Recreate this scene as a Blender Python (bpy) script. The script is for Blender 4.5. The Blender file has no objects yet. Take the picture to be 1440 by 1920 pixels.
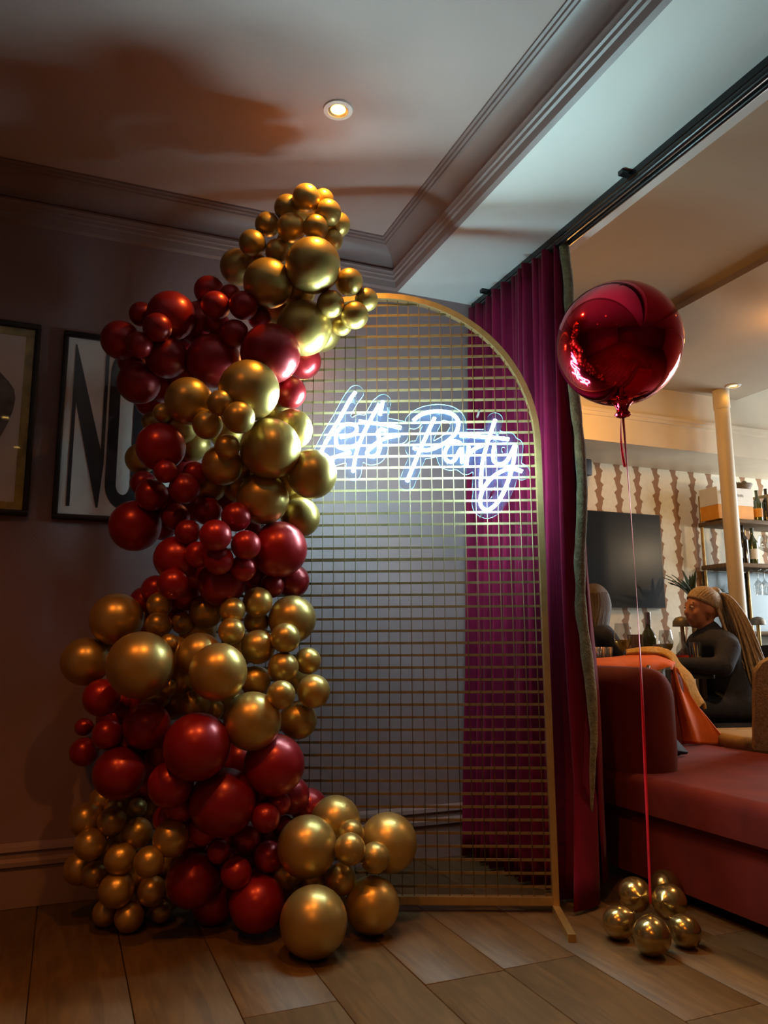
import bpy, bmesh, math, random
import numpy as np
from mathutils import Vector, Matrix, noise
random.seed(7)
SC = bpy.context.scene
COL = SC.collection
PI = math.pi
# ------------------------------------------------------------------ camera
FPX, TILT, ROLL, YAW, CH = 1450.0, math.radians(9.67), math.radians(-.28), math.radians(22.2), 0.88
_r = np.array([math.cos(YAW), -math.sin(YAW), 0]); W = np.array([math.sin(YAW)*math.cos(TILT), math.cos(YAW)*math.cos(TILT), math.sin(TILT)])
_u = np.cross(_r, W)
R = math.cos(ROLL)*_r + math.sin(ROLL)*_u
U = -math.sin(ROLL)*_r + math.cos(ROLL)*_u
C = np.array([0, 0, CH])
cam = bpy.data.objects.new('camera', bpy.data.cameras.new('camera')); COL.objects.link(cam)
cam.data.sensor_fit = 'VERTICAL'; cam.data.sensor_height = 36; cam.data.lens = FPX/1920*36
cam.data.clip_start = .05
cam.matrix_world = Matrix(((R[0], U[0], -W[0], 0), (R[1], U[1], -W[1], 0), (R[2], U[2], -W[2], CH), (0, 0, 0, 1)))
SC.camera = cam
# ------------------------------------------------------------------ world, exposure
wd = bpy.data.worlds.new('world'); SC.world = wd; wd.use_nodes = True
wd.node_tree.nodes['Background'].inputs[0].default_value = (.9, .6, .4, 1)
wd.node_tree.nodes['Background'].inputs[1].default_value = .01
SC.view_settings.view_transform = 'Standard'; SC.view_settings.look = 'None'
SC.view_settings.gamma = 1; SC.view_settings.use_curve_mapping = False
SC.view_settings.exposure = 0.0
NEON = 195.0            # front of the neon tubes
NEON_BACK = 190.0
NEON_COL = (.56, .93, 1.0)
WARM = (1.0, .44, .06)
FILL = (1.0, .29, .035)
DOWN_W = 42.0          # ceiling spots
LAMP_W = 30.0          # orange lamps of the bar
DAY_W = 150.0           # street window of the bar

# ------------------------------------------------------------------ helpers
def ray(x, y): return (x-720)/FPX*R - (y-960)/FPX*U + W
def on(x, y, ax, val):
    d = ray(x, y); return C + d*((val-C[ax])/d[ax])
def dep(x, y, w): return C + ray(x, y)*w

def new_mat(name): 
    m = bpy.data.materials.new(name); m.use_nodes = True
    return m, m.node_tree, m.node_tree.nodes['Principled BSDF']
def S(b, **k):
    names = {'col': 'Base Color', 'rough': 'Roughness', 'metal': 'Metallic', 'coat': 'Coat Weight', 'crough': 'Coat Roughness', 'sheen': 'Sheen Weight', 'trans': 'Transmission Weight', 'ior': 'IOR', 'alpha': 'Alpha', 'spec': 'Specular IOR Level'}
    for a, v in k.items():
        if a == 'col': v = tuple(v)+(1,)
        b.inputs[names[a]].default_value = v
def nz(t, scale, detail=3, coord='Object', stretch=None):
    tc = t.nodes.new('ShaderNodeTexCoord'); n = t.nodes.new('ShaderNodeTexNoise')
    n.inputs['Scale'].default_value = scale; n.inputs['Detail'].default_value = detail
    if stretch:
        mp = t.nodes.new('ShaderNodeMapping'); mp.inputs['Scale'].default_value = stretch
        t.links.new(tc.outputs[coord], mp.inputs[0]); t.links.new(mp.outputs[0], n.inputs['Vector'])
    else: t.links.new(tc.outputs[coord], n.inputs['Vector'])
    return n
def simple(name, col, rough=.6, metal=0., var=.12, scale=12, bump=0., bscale=None, stretch=None, **k):
    m, t, b = new_mat(name); S(b, col=col, rough=rough, metal=metal, **k)
    n = nz(t, scale, stretch=stretch); r = t.nodes.new('ShaderNodeValToRGB')
    r.color_ramp.elements[0].position = .3; r.color_ramp.elements[1].position = .7
    r.color_ramp.elements[0].color = tuple(c*(1-var) for c in col)+(1,)
    r.color_ramp.elements[1].color = tuple(min(1, c*(1+var)) for c in col)+(1,)
    t.links.new(n.outputs['Fac'], r.inputs[0]); t.links.new(r.outputs[0], b.inputs['Base Color'])
    if bump:
        n2 = nz(t, bscale or scale*4, 5, stretch=stretch); bp = t.nodes.new('ShaderNodeBump')
        bp.inputs['Strength'].default_value = bump; bp.inputs['Distance'].default_value = .01
        t.links.new(n2.outputs['Fac'], bp.inputs['Height']); t.links.new(bp.outputs[0], b.inputs['Normal'])
    return m
def emis(name, col, s):
    m = bpy.data.materials.new(name); m.use_nodes = True; t = m.node_tree; t.nodes.clear()
    e = t.nodes.new('ShaderNodeEmission'); e.inputs[0].default_value = tuple(col)+(1,); e.inputs[1].default_value = s
    o = t.nodes.new('ShaderNodeOutputMaterial'); t.links.new(e.outputs[0], o.inputs[0]); return m
def glass(name, col=(1, 1, 1), rough=.03, clear=.8):
    m = bpy.data.materials.new(name); m.use_nodes = True; t = m.node_tree; t.nodes.clear()
    tr = t.nodes.new('ShaderNodeBsdfTransparent'); tr.inputs[0].default_value = tuple(col)+(1,)
    g = t.nodes.new('ShaderNodeBsdfGlossy'); g.inputs['Roughness'].default_value = rough
    fc = t.nodes.new('ShaderNodeLayerWeight'); fc.inputs['Blend'].default_value = .5
    lw = t.nodes.new('ShaderNodeMath'); lw.operation = 'POWER'; lw.inputs[1].default_value = 4; t.links.new(fc.outputs['Facing'], lw.inputs[0])
    mx = t.nodes.new('ShaderNodeMixShader'); o = t.nodes.new('ShaderNodeOutputMaterial')
    ma = t.nodes.new('ShaderNodeMath'); ma.operation = 'MULTIPLY_ADD'; ma.inputs[1].default_value = .75; ma.inputs[2].default_value = 1-clear
    t.links.new(lw.outputs[0], ma.inputs[0]); t.links.new(ma.outputs[0], mx.inputs[0])
    t.links.new(tr.outputs[0], mx.inputs[1]); t.links.new(g.outputs[0], mx.inputs[2]); t.links.new(mx.outputs[0], o.inputs[0])
    return m

class MB:
    def __init__(s): s.v = []; s.f = []; s.mi = []
    def add(s, vs, fs, mi=0):
        o = len(s.v); s.v += [tuple(map(float, p)) for p in vs]; s.f += [tuple(o+i for i in q) for q in fs]; s.mi += [mi]*len(fs); return s
    def box(s, lo, hi, mi=0):
        x0, y0, z0 = lo; x1, y1, z1 = hi
        return s.add([(x0,y0,z0),(x1,y0,z0),(x1,y1,z0),(x0,y1,z0),(x0,y0,z1),(x1,y0,z1),(x1,y1,z1),(x0,y1,z1)],
                     [(0,3,2,1),(4,5,6,7),(0,1,5,4),(1,2,6,5),(2,3,7,6),(3,0,4,7)], mi)
    def tube(s, pts, rad, n=8, mi=0, cap=True, ell=None):
        pts = [Vector(p) for p in pts]; k = len(pts)
        rr = rad if hasattr(rad, '__len__') else [rad]*k
        rings = []; up = None
        for i, p in enumerate(pts):
            t = (pts[min(i+1, k-1)]-pts[max(i-1, 0)]).normalized()
            if up is None:
                up = Vector((0,0,1)) if abs(t.z) < .9 else Vector((0,1,0))
            a = (up - t*up.dot(t)).normalized(); b = t.cross(a); up = a
            ea, eb = ell or (1, 1)
            rings.append([p + a*math.cos(q*2*PI/n)*rr[i]*ea + b*math.sin(q*2*PI/n)*rr[i]*eb for q in range(n)])
        vs = [v for g in rings for v in g]
        fs = [(i*n+j, i*n+(j+1)%n, (i+1)*n+(j+1)%n, (i+1)*n+j) for i in range(k-1) for j in range(n)]
        if cap: fs += [tuple(range(n))[::-1], tuple((k-1)*n+j for j in range(n))]
        return s.add(vs, fs, mi)
    def lathe(s, prof, c=(0,0,0), n=24, mi=0, axis='z', cap=True):
        vs = []; 
        for r_, z in prof:
            for j in range(n):
                a = 2*PI*j/n; p = (r_*math.cos(a), r_*math.sin(a), z)
                if axis == 'y': p = (p[0], p[2], p[1])
                vs.append((c[0]+p[0], c[1]+p[1], c[2]+p[2]))
        k = len(prof)
        fs = [(i*n+j, i*n+(j+1)%n, (i+1)*n+(j+1)%n, (i+1)*n+j) for i in range(k-1) for j in range(n)]
        if cap: fs += [tuple(range(n))[::-1], tuple((k-1)*n+j for j in range(n))]
        return s.add(vs, fs, mi)
    def sph(s, c, r, sc=(1,1,1), n=16, m=10, rot=None, mi=0):
        vs = []; M_ = rot or Matrix.Identity(3)
        for i in range(m+1):
            th = PI*i/m
            for j in range(n):
                a = 2*PI*j/n
                p = M_ @ Vector((r*sc[0]*math.sin(th)*math.cos(a), r*sc[1]*math.sin(th)*math.sin(a), r*sc[2]*math.cos(th)))
                vs.append((c[0]+p.x, c[1]+p.y, c[2]+p.z))
        fs = [(i*n+j, (i+1)*n+j, (i+1)*n+(j+1)%n, i*n+(j+1)%n) for i in range(m) for j in range(n)]
        return s.add(vs, fs, mi)
    def sweep(s, path, prof, mi=0, cap=True):
        """path: list of (point, axisA, axisB); prof: closed list of (a,b)"""
        n = len(prof); vs = []
        for p, A, B_ in path:
            for a, b in prof: vs.append(Vector(p)+Vector(A)*a+Vector(B_)*b)
        k = len(path)
        fs = [(i*n+j, i*n+(j+1)%n, (i+1)*n+(j+1)%n, (i+1)*n+j) for i in range(k-1) for j in range(n)]
        if cap: fs += [tuple(range(n))[::-1], tuple((k-1)*n+j for j in range(n))]
        return s.add(vs, fs, mi)
    def grid(s, rows, mi=0, thick=0.):
        m, n = len(rows), len(rows[0]); P = [Vector(p) for r_ in rows for p in r_]
        fs = [(i*n+j, i*n+j+1, (i+1)*n+j+1, (i+1)*n+j) for i in range(m-1) for j in range(n-1)]
        if not thick: return s.add(P, fs, mi)
        N = [Vector() for _ in P]
        for q in fs:
            nn = (P[q[1]]-P[q[0]]).cross(P[q[3]]-P[q[0]])
            for i in q: N[i] += nn
        Q = [p - (nn.normalized()*thick if nn.length else Vector()) for p, nn in zip(P, N)]
        o = len(P); b = []
        for j in range(n-1): b += [(j+1, j, o+j, o+j+1), ((m-1)*n+j, (m-1)*n+j+1, o+(m-1)*n+j+1, o+(m-1)*n+j)]
        for i in range(m-1): b += [(i*n, (i+1)*n, o+(i+1)*n, o+i*n), ((i+1)*n+n-1, i*n+n-1, o+i*n+n-1, o+(i+1)*n+n-1)]
        return s.add(P+Q, fs+[tuple(o+i for i in q[::-1]) for q in fs]+b, mi)
    def build(s, name, mats, parent=None, smooth=False, origin=None, fix=True):
        me = bpy.data.meshes.new(name)
        vs = s.v
        if origin is not None: vs = [(v[0]-origin[0], v[1]-origin[1], v[2]-origin[2]) for v in vs]
        me.from_pydata(vs, [], s.f); me.validate()
        if fix:
            bm = bmesh.new(); bm.from_mesh(me); bmesh.ops.remove_doubles(bm, verts=bm.verts, dist=1e-6); bmesh.ops.recalc_face_normals(bm, faces=bm.faces); bm.to_mesh(me); bm.free()
        for m in (mats if isinstance(mats, (list, tuple)) else [mats]): me.materials.append(m)
        if not fix and len(me.polygons) == len(s.mi): me.polygons.foreach_set('material_index', s.mi)
        if smooth:
            me.polygons.foreach_set('use_smooth', [True]*len(me.polygons))
            if smooth != True: 
                try: me.set_sharp_from_angle(angle=math.radians(smooth))
                except Exception: pass
        o = bpy.data.objects.new(name, me); COL.objects.link(o)
        if origin is not None: o.location = origin
        if parent: o.parent = parent
        return o
def rbox(name, lo, hi, mat, parent=None, bev=.01, seg=2, mx=None, origin=None):
    m = MB().box(lo, hi); me = bpy.data.meshes.new(name); me.from_pydata(m.v, [], m.f)
    bm = bmesh.new(); bm.from_mesh(me); bmesh.ops.bevel(bm, geom=list(bm.edges), offset=bev, segments=seg, affect='EDGES', profile=.5); bm.to_mesh(me); bm.free()
    if mx: me.transform(mx)
    me.materials.append(mat); me.polygons.foreach_set('use_smooth', [True]*len(me.polygons))
    try: me.set_sharp_from_angle(angle=math.radians(50))
    except Exception: pass
    o = bpy.data.objects.new(name, me); COL.objects.link(o)
    if parent: o.parent = parent
    return o
def tag(o, label=None, cat=None, group=None, kind=None):
    if label: o['label'] = label
    if cat: o['category'] = cat
    if group: o['group'] = group
    if kind: o['kind'] = kind
    return o
def thing(name, label, cat, loc=(0,0,0), group=None, rz=0):
    o = bpy.data.objects.new(name, None); COL.objects.link(o); o.location = loc; o.rotation_euler = (0, 0, rz); o.empty_display_size = .05
    return tag(o, label, cat, group)
def keep(o, parent):   # parent without moving (mesh built in world space)
    o.parent = parent; o.matrix_parent_inverse = Matrix.Translation(-Vector(parent.location)) if parent.rotation_euler.z == 0 else parent.matrix_basis.inverted()
    return o
def struct(o): return tag(o, kind='structure')

# ------------------------------------------------------------------ materials
M = {}
M['wall'] = simple('mauve wall paint', (.24, .155, .15), .55, var=.05, scale=3, bump=.05, bscale=120)
M['trim'] = simple('mauve trim paint', (.24, .165, .155), .45, var=.04, scale=4)
M['ceil'] = simple('pinkish ceiling paint', (.46, .345, .315), .7, var=.03, scale=2, bump=.03, bscale=90)
M['soffit'] = simple('white soffit paint', (.74, .72, .68), .65, var=.03, scale=2)
M['barceil'] = simple('cream bar ceiling paint', (.40, .325, .23), .8, var=.03, scale=2)
M['cream'] = simple('cream gloss paint', (.72, .64, .50), .5, var=.04, scale=5)
M['dark'] = simple('dark room paint', (.10, .07, .06), .7, var=.1, scale=3)
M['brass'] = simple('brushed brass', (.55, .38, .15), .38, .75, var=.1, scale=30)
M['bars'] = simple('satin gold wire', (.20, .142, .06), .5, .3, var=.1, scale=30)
M['brassold'] = simple('aged brass', (.42, .30, .14), .45, .8, var=.2, scale=25)
M['black'] = simple('black satin metal', (.012, .012, .014), .28, .3, var=.2, scale=20)
M['blackwood'] = simple('black stained frame wood', (.010, .009, .010), .5, var=.3, scale=30, stretch=(1,1,6))
M['goldfoil'] = simple('gold leaf border', (.42, .30, .05), .45, .4, var=.35, scale=18)
M['paper'] = simple('aged poster paper', (.82, .72, .65), .8, var=.05, scale=8)
M['ink'] = simple('black poster ink', (.012, .012, .016), .55, var=.2, scale=20)
M['smudge'] = simple('grey charcoal wash', (.16, .12, .10), .8, var=.4, scale=25)
M['glassclear'] = glass('picture glass', rough=.02, clear=.955)
M['glass'] = glass('drinking glass', (.90, .92, .92), .06, clear=.72)
M['bottleglass'] = simple('green bottle glass', (.07, .09, .02), .12, 0, var=.2, scale=8, coat=1., trans=.25)
M['darkglass'] = simple('dark bottle glass', (.02, .012, .006), .12, 0, var=.2, scale=8, coat=1.)
M['wine'] = simple('white wine', (.75, .52, .12), .1, var=.05, scale=8, trans=.5)
M['label'] = simple('white bottle label', (.75, .72, .66), .7, var=.05, scale=20)
M['redlabel'] = simple('red bottle label', (.55, .03, .02), .5, var=.1, scale=20)
M['silver'] = simple('brushed steel', (.55, .56, .57), .28, .95, var=.1, scale=30, stretch=(8,8,1))
M['copper'] = simple('copper ribbed metal', (.60, .36, .24), .3, .9, var=.15, scale=30, stretch=(8,8,1))
M['orangebox'] = simple('orange carton', (.75, .30, .015), .55, var=.06, scale=15)
M['whitebox'] = simple('white carton', (.75, .72, .66), .6, var=.04, scale=15)
M['greyink'] = simple('grey printing', (.35, .34, .32), .7, var=.1, scale=40)
M['shelfwood'] = simple('weathered shelf wood', (.16, .11, .065), .6, var=.35, scale=9, bump=.3, bscale=40, stretch=(1,6,6))
M['mirror'] = simple('smoked mirror', (.08, .095, .10), .25, .6, var=.06, scale=3)
M['screen'] = simple('dark screen glass', (.012, .014, .016), .30, 0, var=.1, scale=2, spec=.22)
M['navy'] = simple('navy cloth', (.014, .018, .035), .85, var=.3, scale=30, bump=.2, bscale=150)
M['navyplastic'] = simple('navy plastic', (.012, .016, .03), .5, var=.2, scale=20)
M['skin'] = simple('skin', (.50, .22, .12), .55, var=.08, scale=30)
M['blonde'] = simple('blonde hair', (.44, .33, .20), .5, var=.5, scale=40, stretch=(6,6,.6), bump=.5, bscale=90)
M['brunette'] = simple('brown hair', (.07, .045, .03), .5, var=.5, scale=40, stretch=(6,6,.6), bump=.5, bscale=90)
M['velvet'] = simple('rust velvet', (.135, .015, .010), .85, var=.18, scale=7, bump=.1, bscale=200, sheen=.06, spec=.15)
M['orange'] = simple('orange satin lining', (.62, .12, .01), .8, var=.15, scale=9, bump=.2, bscale=30)
M['yellow'] = simple('mustard fleece', (.55, .31, .045), .9, var=.2, scale=60, bump=.5, bscale=200)
M['tan'] = simple('tan woven fabric', (.36, .25, .12), .85, var=.3, scale=70, bump=.5, bscale=160)
M['tancush'] = simple('ochre seat cloth', (.34, .22, .07), .85, var=.1, scale=30)
M['darkwood'] = simple('dark bar wood', (.035, .018, .012), .4, var=.3, scale=9, stretch=(1,1,6))
M['leaf'] = simple('dark green leaf', (.03, .06, .03), .45, var=.3, scale=10)
M['tabletop'] = simple('black lacquer', (.012, .014, .018), .25, var=.2, scale=10)
M['lampmetal'] = simple('grey lamp shade metal', (.16, .15, .13), .5, .4, var=.1, scale=20)
M['whitering'] = simple('white enamel', (.75, .75, .75), .4, var=.03, scale=20)
M['reflector'] = simple('lamp reflector', (.8, .6, .3), .25, .8, var=.05, scale=20)
M['redfoil'] = simple('red chrome foil', (.58, .012, .035), .07, 1., var=.04, scale=2, bump=.015, bscale=5)
M['ribbon'] = simple('red ribbon', (.80, .025, .06), .35, .1, var=.15, scale=30)
M['fringe'] = simple('olive velvet trim', (.17, .16, .075), .9, var=.35, scale=45, bump=.7, bscale=120, sheen=.4)
M['curtain'] = simple('burgundy velvet curtain', (.15, .004, .030), .85, var=.25, scale=14, stretch=(1,1,.15), bump=.15, bscale=120, sheen=.05, spec=.12)
M['silicone'] = simple('white silicone', (.7, .72, .74), .5, var=.04, scale=20)
M['channel'] = emis('neon back glow', NEON_COL, NEON_BACK)
M['tube'] = emis('neon tube glow', NEON_COL, NEON)
M['bulb'] = emis('warm lamp filament', (1, .62, .14), 7)
M['lampglow'] = emis('orange lamp glow', (1, .45, .1), 10)

def balloon_mat(name, col, rough, metal, coat):
    m, t, b = new_mat(name); S(b, col=col, rough=rough, metal=metal, coat=coat, crough=.22)
    oi = t.nodes.new('ShaderNodeObjectInfo'); hs = t.nodes.new('ShaderNodeHueSaturation')
    hs.inputs['Color'].default_value = tuple(col)+(1,)
    mr = t.nodes.new('ShaderNodeMapRange'); mr.inputs['To Min'].default_value = .82; mr.inputs['To Max'].default_value = 1.15
    t.links.new(oi.outputs['Random'], mr.inputs[0]); t.links.new(mr.outputs[0], hs.inputs['Value']); t.links.new(hs.outputs[0], b.inputs['Base Color'])
    n = nz(t, 2.5, 2); mr2 = t.nodes.new('ShaderNodeMapRange'); mr2.inputs['To Min'].default_value = rough*.85; mr2.inputs['To Max'].default_value = rough*1.15
    t.links.new(n.outputs['Fac'], mr2.inputs[0]); t.links.new(mr2.outputs[0], b.inputs['Roughness'])
    return m
M['bgold'] = balloon_mat('gold satin latex', (.52, .35, .10), .36, .72, .25)
M['bred'] = balloon_mat('red satin latex', (.33, .010, .016), .36, .45, .3)
M['bchrome'] = balloon_mat('gold chrome latex', (.50, .37, .14), .20, .9, .2)

def acrylic():
    m = bpy.data.materials.new('clear acrylic sheet'); m.use_nodes = True; t = m.node_tree; t.nodes.clear()
    tr = t.nodes.new('ShaderNodeBsdfTransparent'); tr.inputs[0].default_value = (.93, .96, 1, 1)
    df = t.nodes.new('ShaderNodeBsdfDiffuse'); df.inputs[0].default_value = (.22, .48, 1, 1)
    gl = t.nodes.new('ShaderNodeBsdfGlossy'); gl.inputs['Roughness'].default_value = .08
    n = nz(t, 14, 2); mr = t.nodes.new('ShaderNodeMapRange'); mr.inputs['To Min'].default_value = .008; mr.inputs['To Max'].default_value = .014
    t.links.new(n.outputs['Fac'], mr.inputs[0])
    a = t.nodes.new('ShaderNodeMixShader'); t.links.new(mr.outputs[0], a.inputs[0]); t.links.new(tr.outputs[0], a.inputs[1]); t.links.new(df.outputs[0], a.inputs[2])
    b = t.nodes.new('ShaderNodeMixShader'); b.inputs[0].default_value = .004; t.links.new(a.outputs[0], b.inputs[1]); t.links.new(gl.outputs[0], b.inputs[2])
    o = t.nodes.new('ShaderNodeOutputMaterial'); t.links.new(b.outputs[0], o.inputs[0]); return m
M['acrylic'] = acrylic()
def acrylic_edge():
    m = bpy.data.materials.new('polished acrylic edge'); m.use_nodes = True; t = m.node_tree; t.nodes.clear()
    tr = t.nodes.new('ShaderNodeBsdfTransparent'); tl = t.nodes.new('ShaderNodeBsdfTranslucent'); tl.inputs[0].default_value = (.45, .85, 1, 1)
    df = t.nodes.new('ShaderNodeBsdfDiffuse'); df.inputs[0].default_value = (.45, .85, 1, 1)
    n = nz(t, 30, 2); mr = t.nodes.new('ShaderNodeMapRange'); mr.inputs['To Min'].default_value = .42; mr.inputs['To Max'].default_value = .55
    t.links.new(n.outputs['Fac'], mr.inputs[0])
    a = t.nodes.new('ShaderNodeMixShader'); a.inputs[0].default_value = .4; t.links.new(tl.outputs[0], a.inputs[1]); t.links.new(df.outputs[0], a.inputs[2])
    b = t.nodes.new('ShaderNodeMixShader'); t.links.new(mr.outputs[0], b.inputs[0]); t.links.new(tr.outputs[0], b.inputs[1]); t.links.new(a.outputs[0], b.inputs[2])
    o = t.nodes.new('ShaderNodeOutputMaterial'); t.links.new(b.outputs[0], o.inputs[0]); return m
M['acredge'] = acrylic_edge()

def plank_mat():
    m, t, b = new_mat('oiled oak planks'); S(b, rough=.55)
    n = nz(t, 3.0, 6, stretch=(9, 1.1, 9)); n.inputs['Distortion'].default_value = 1.3
    r = t.nodes.new('ShaderNodeValToRGB'); e = r.color_ramp.elements
    e[0].position = .3; e[0].color = (.075, .042, .014, 1); e[1].position = .72; e[1].color = (.15, .088, .030, 1)
    t.links.new(n.outputs['Fac'], r.inputs[0])
    k = nz(t, 2.2, 2); kr = t.nodes.new('ShaderNodeValToRGB'); kr.color_ramp.elements[0].position = .66; kr.color_ramp.elements[1].position = .76
    kr.color_ramp.elements[0].color = (1,1,1,1); kr.color_ramp.elements[1].color = (.35,.3,.28,1)
    t.links.new(k.outputs['Fac'], kr.inputs[0])
    mx = t.nodes.new('ShaderNodeMixRGB'); mx.blend_type = 'MULTIPLY'; mx.inputs[0].default_value = 1
    t.links.new(r.outputs[0], mx.inputs[1]); t.links.new(kr.outputs[0], mx.inputs[2])
    oi = t.nodes.new('ShaderNodeObjectInfo'); mr = t.nodes.new('ShaderNodeMapRange'); mr.inputs['To Min'].default_value = .9; mr.inputs['To Max'].default_value = 1.08
    hs = t.nodes.new('ShaderNodeHueSaturation'); t.links.new(oi.outputs['Random'], mr.inputs[0]); t.links.new(mr.outputs[0], hs.inputs['Value'])
    t.links.new(mx.outputs[0], hs.inputs['Color']); t.links.new(hs.outputs[0], b.inputs['Base Color'])
    bp = t.nodes.new('ShaderNodeBump'); bp.inputs['Strength'].default_value = .15; bp.inputs['Distance'].default_value = .003
    t.links.new(n.outputs['Fac'], bp.inputs['Height']); t.links.new(bp.outputs[0], b.inputs['Normal'])
    return m
M['plank'] = plank_mat()
def wallpaper():
    m, t, b = new_mat('coral branch wallpaper'); S(b, rough=.7)
    tc = t.nodes.new('ShaderNodeTexCoord'); sp = t.nodes.new('ShaderNodeSeparateXYZ'); t.links.new(tc.outputs['Object'], sp.inputs[0])
    def mth(op, a, b_=None, c=None):
        q = t.nodes.new('ShaderNodeMath'); q.operation = op
        for i, v in enumerate((a, b_, c)):
            if v is None: continue
            if isinstance(v, (int, float)): q.inputs[i].default_value = v
            else: t.links.new(v, q.inputs[i])
        return q.outputs[0]
    x, z = sp.outputs['X'], sp.outputs['Z']
    wob = mth('MULTIPLY', mth('SINE', mth('MULTIPLY', z, 2*PI/.11)), .035)
    u = mth('ADD', mth('SUBTRACT', mth('FRACT', mth('ADD', mth('DIVIDE', x, .187), .42)), .5), wob)
    sg = mth('SIGN', u)
    ph = mth('ADD', mth('MULTIPLY', z, 2*PI/.11), mth('MULTIPLY', sg, PI/2))
    bump_ = mth('POWER', mth('MAXIMUM', mth('SINE', ph), 0.0), 3.0)
    wdt = mth('ADD', mth('MULTIPLY', bump_, .10), .13)
    msk = mth('LESS_THAN', mth('ABSOLUTE', u), wdt)
    n = nz(t, 30, 3); 
    mx = t.nodes.new('ShaderNodeMixRGB'); t.links.new(msk, mx.inputs[0]); mx.inputs[1].default_value = (.84, .79, .64, 1); mx.inputs[2].default_value = (.33, .17, .075, 1)
    hs = t.nodes.new('ShaderNodeHueSaturation'); mr = t.nodes.new('ShaderNodeMapRange'); mr.inputs['To Min'].default_value = .88; mr.inputs['To Max'].default_value = 1.1
    t.links.new(n.outputs['Fac'], mr.inputs[0]); t.links.new(mr.outputs[0], hs.inputs['Value']); t.links.new(mx.outputs[0], hs.inputs['Color']); t.links.new(hs.outputs[0], b.inputs['Base Color'])
    return m
M['wallpaper'] = wallpaper()

# ================================================================== the setting
YW, ZC, ZS, XB, XS2 = 3.10, 2.688, 2.494, 1.339, 1.87
ZA, ZB, XBL, XBR, YF, YFW = 2.735, 2.70, 3.05, 4.64, 4.24, 4.80
XL, XR, YR = -2.4, 6.6, -2.8
floor = struct(MB().box((XL-.1, YR-.1, -.12), (XR+.1, YFW+.1, -.012)).build('floor', M['plank']))
# oak planks along the depth of the room (the nearest, seen ones)
pw = .24
for i in range(19):
    x0 = .447 + (i-8)*pw
    y = .55 - random.random()*.9
    while y < 3.08:
        L = 1.1 + random.random()*1.0
        y1 = min(y+L, 3.085)
        if y1 > .7:
            z1 = random.uniform(-.0012, 0)
            o = rbox('plank', (-pw/2+.0012, -(y1-y)/2+.0012, -.012), (pw/2-.0012, (y1-y)/2-.0012, z1), M['plank'], floor, bev=.0015, seg=1)
            o.location = (x0+pw/2, (y+y1)/2, 0)
        y = y1
struct(MB().box((XL, YW, -.02), (1.90, YW+.15, 2.80)).build('wall_back', M['wall']))
struct(MB().box((XL-.15, YR, -.02), (XL, YW+.15, 2.80)).build('wall_left', M['wall']))
struct(MB().box((XL-.15, YR-.15, -.02), (XR+.15, YR, 3.2)).build('wall_rear', M['dark']))
struct(MB().box((XL, YFW, -.02), (XR+.15, YFW+.15, 3.2)).build('wall_far', M['wallpaper']))
struct(MB().box((1.90, YW, -.02), (2.0, YFW, 2.73)).build('wall_return', M['dark']))
# street wall of the bar with a window opening
wr = MB(); wr.box((XR, YR, -.02), (XR+.15, YFW, .8)); wr.box((XR, YR, 2.5), (XR+.15, YFW, 3.2)); wr.box((XR, YR, .8), (XR+.15, 2.85, 2.5)); wr.box((XR, 4.65, .8), (XR+.15, YFW, 2.5))
struct(wr.build('wall_right', M['cream'], fix=False))
wf = MB()
for yy in (2.85, 3.44, 4.02, 4.59): wf.box((XR-.02, yy, .8), (XR+.1, yy+.06, 2.5))
for zz in (.8, 2.44): wf.box((XR-.02, 2.91, zz), (XR+.1, 4.59, zz+.06))
win = struct(wf.build('window_1', M['cream'], fix=False))
for k, yy in enumerate((2.91, 3.50, 4.08)): MB().box((XR+.04, yy, .86), (XR+.046, yy+.52, 2.44)).build('pane', M['glassclear'], win)
struct(MB().box((XL, YR, ZC), (XB, YW, ZC+.1)).build('ceiling', M['ceil']))
struct(MB().box((XB, YR, ZS), (XS2, YW, ZC+.1)).build('trim_1', M['soffit']))
struct(MB().box((XS2, YR, ZA), (XBL, YFW, ZA+.1)).build('ceiling_right', M['barceil']))
struct(MB().box((XBL, YR, ZB), (XBR, YF, ZA+.1)).build('trim_2', M['barceil']))
struct(MB().box((XBL-.05, YR, 3.05), (XR, YFW, 3.15)).build('ceiling_far', M['soffit']))
tb = MB(); tb.box((1.9, YF, 2.258), (XR, YFW, 3.05)); tb.box((1.9, YF-.018, 2.435), (XR, YF+.01, 2.46)); tb.box((1.9, YF-.03, 2.46), (XR, YF+.01, 2.482))
struct(tb.build('trim_3', M['cream'], fix=False))
# cornice: swept with a mitred corner along the back wall and the beam
prof = [(0, 2.688), (.122, 2.688), (.122, 2.680), (.113, 2.678), (.111, 2.670), (.102, 2.668), (.100, 2.661), (.088, 2.658), (.062, 2.640), (.044, 2.618), (.036, 2.596), (.034, 2.585),
        (.020, 2.584), (.020, 2.578), (.044, 2.576), (.047, 2.566), (.040, 2.556), (.040, 2.548), (.032, 2.545), (.030, 2.532), (.022, 2.528), (.018, 2.500), (0, 2.494)]
def cornice(name, pts, nrm):
    m = MB(); n = len(prof); vs = []
    for (px, py), (ax, ay) in zip(pts, nrm):
        for w, z in prof: vs.append((px+ax*w, py+ay*w, z))
    fs = [(i*n+j, i*n+(j+1)%n, (i+1)*n+(j+1)%n, (i+1)*n+j) for i in range(len(pts)-1) for j in range(n)]
    m.add(vs, fs); return struct(m.build(name, M['trim'], smooth=35))
cornice('trim_4', [(XL, YW), (XB, YW)], [(1, -1), (-1, -1)])
cornice('trim_5', [(XB, YW), (XB, YR)], [(-1, -1), (-1, 1)])
cornice('trim_6', [(XL, YW), (XL, YR)], [(1, -1), (1, 1)])
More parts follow.
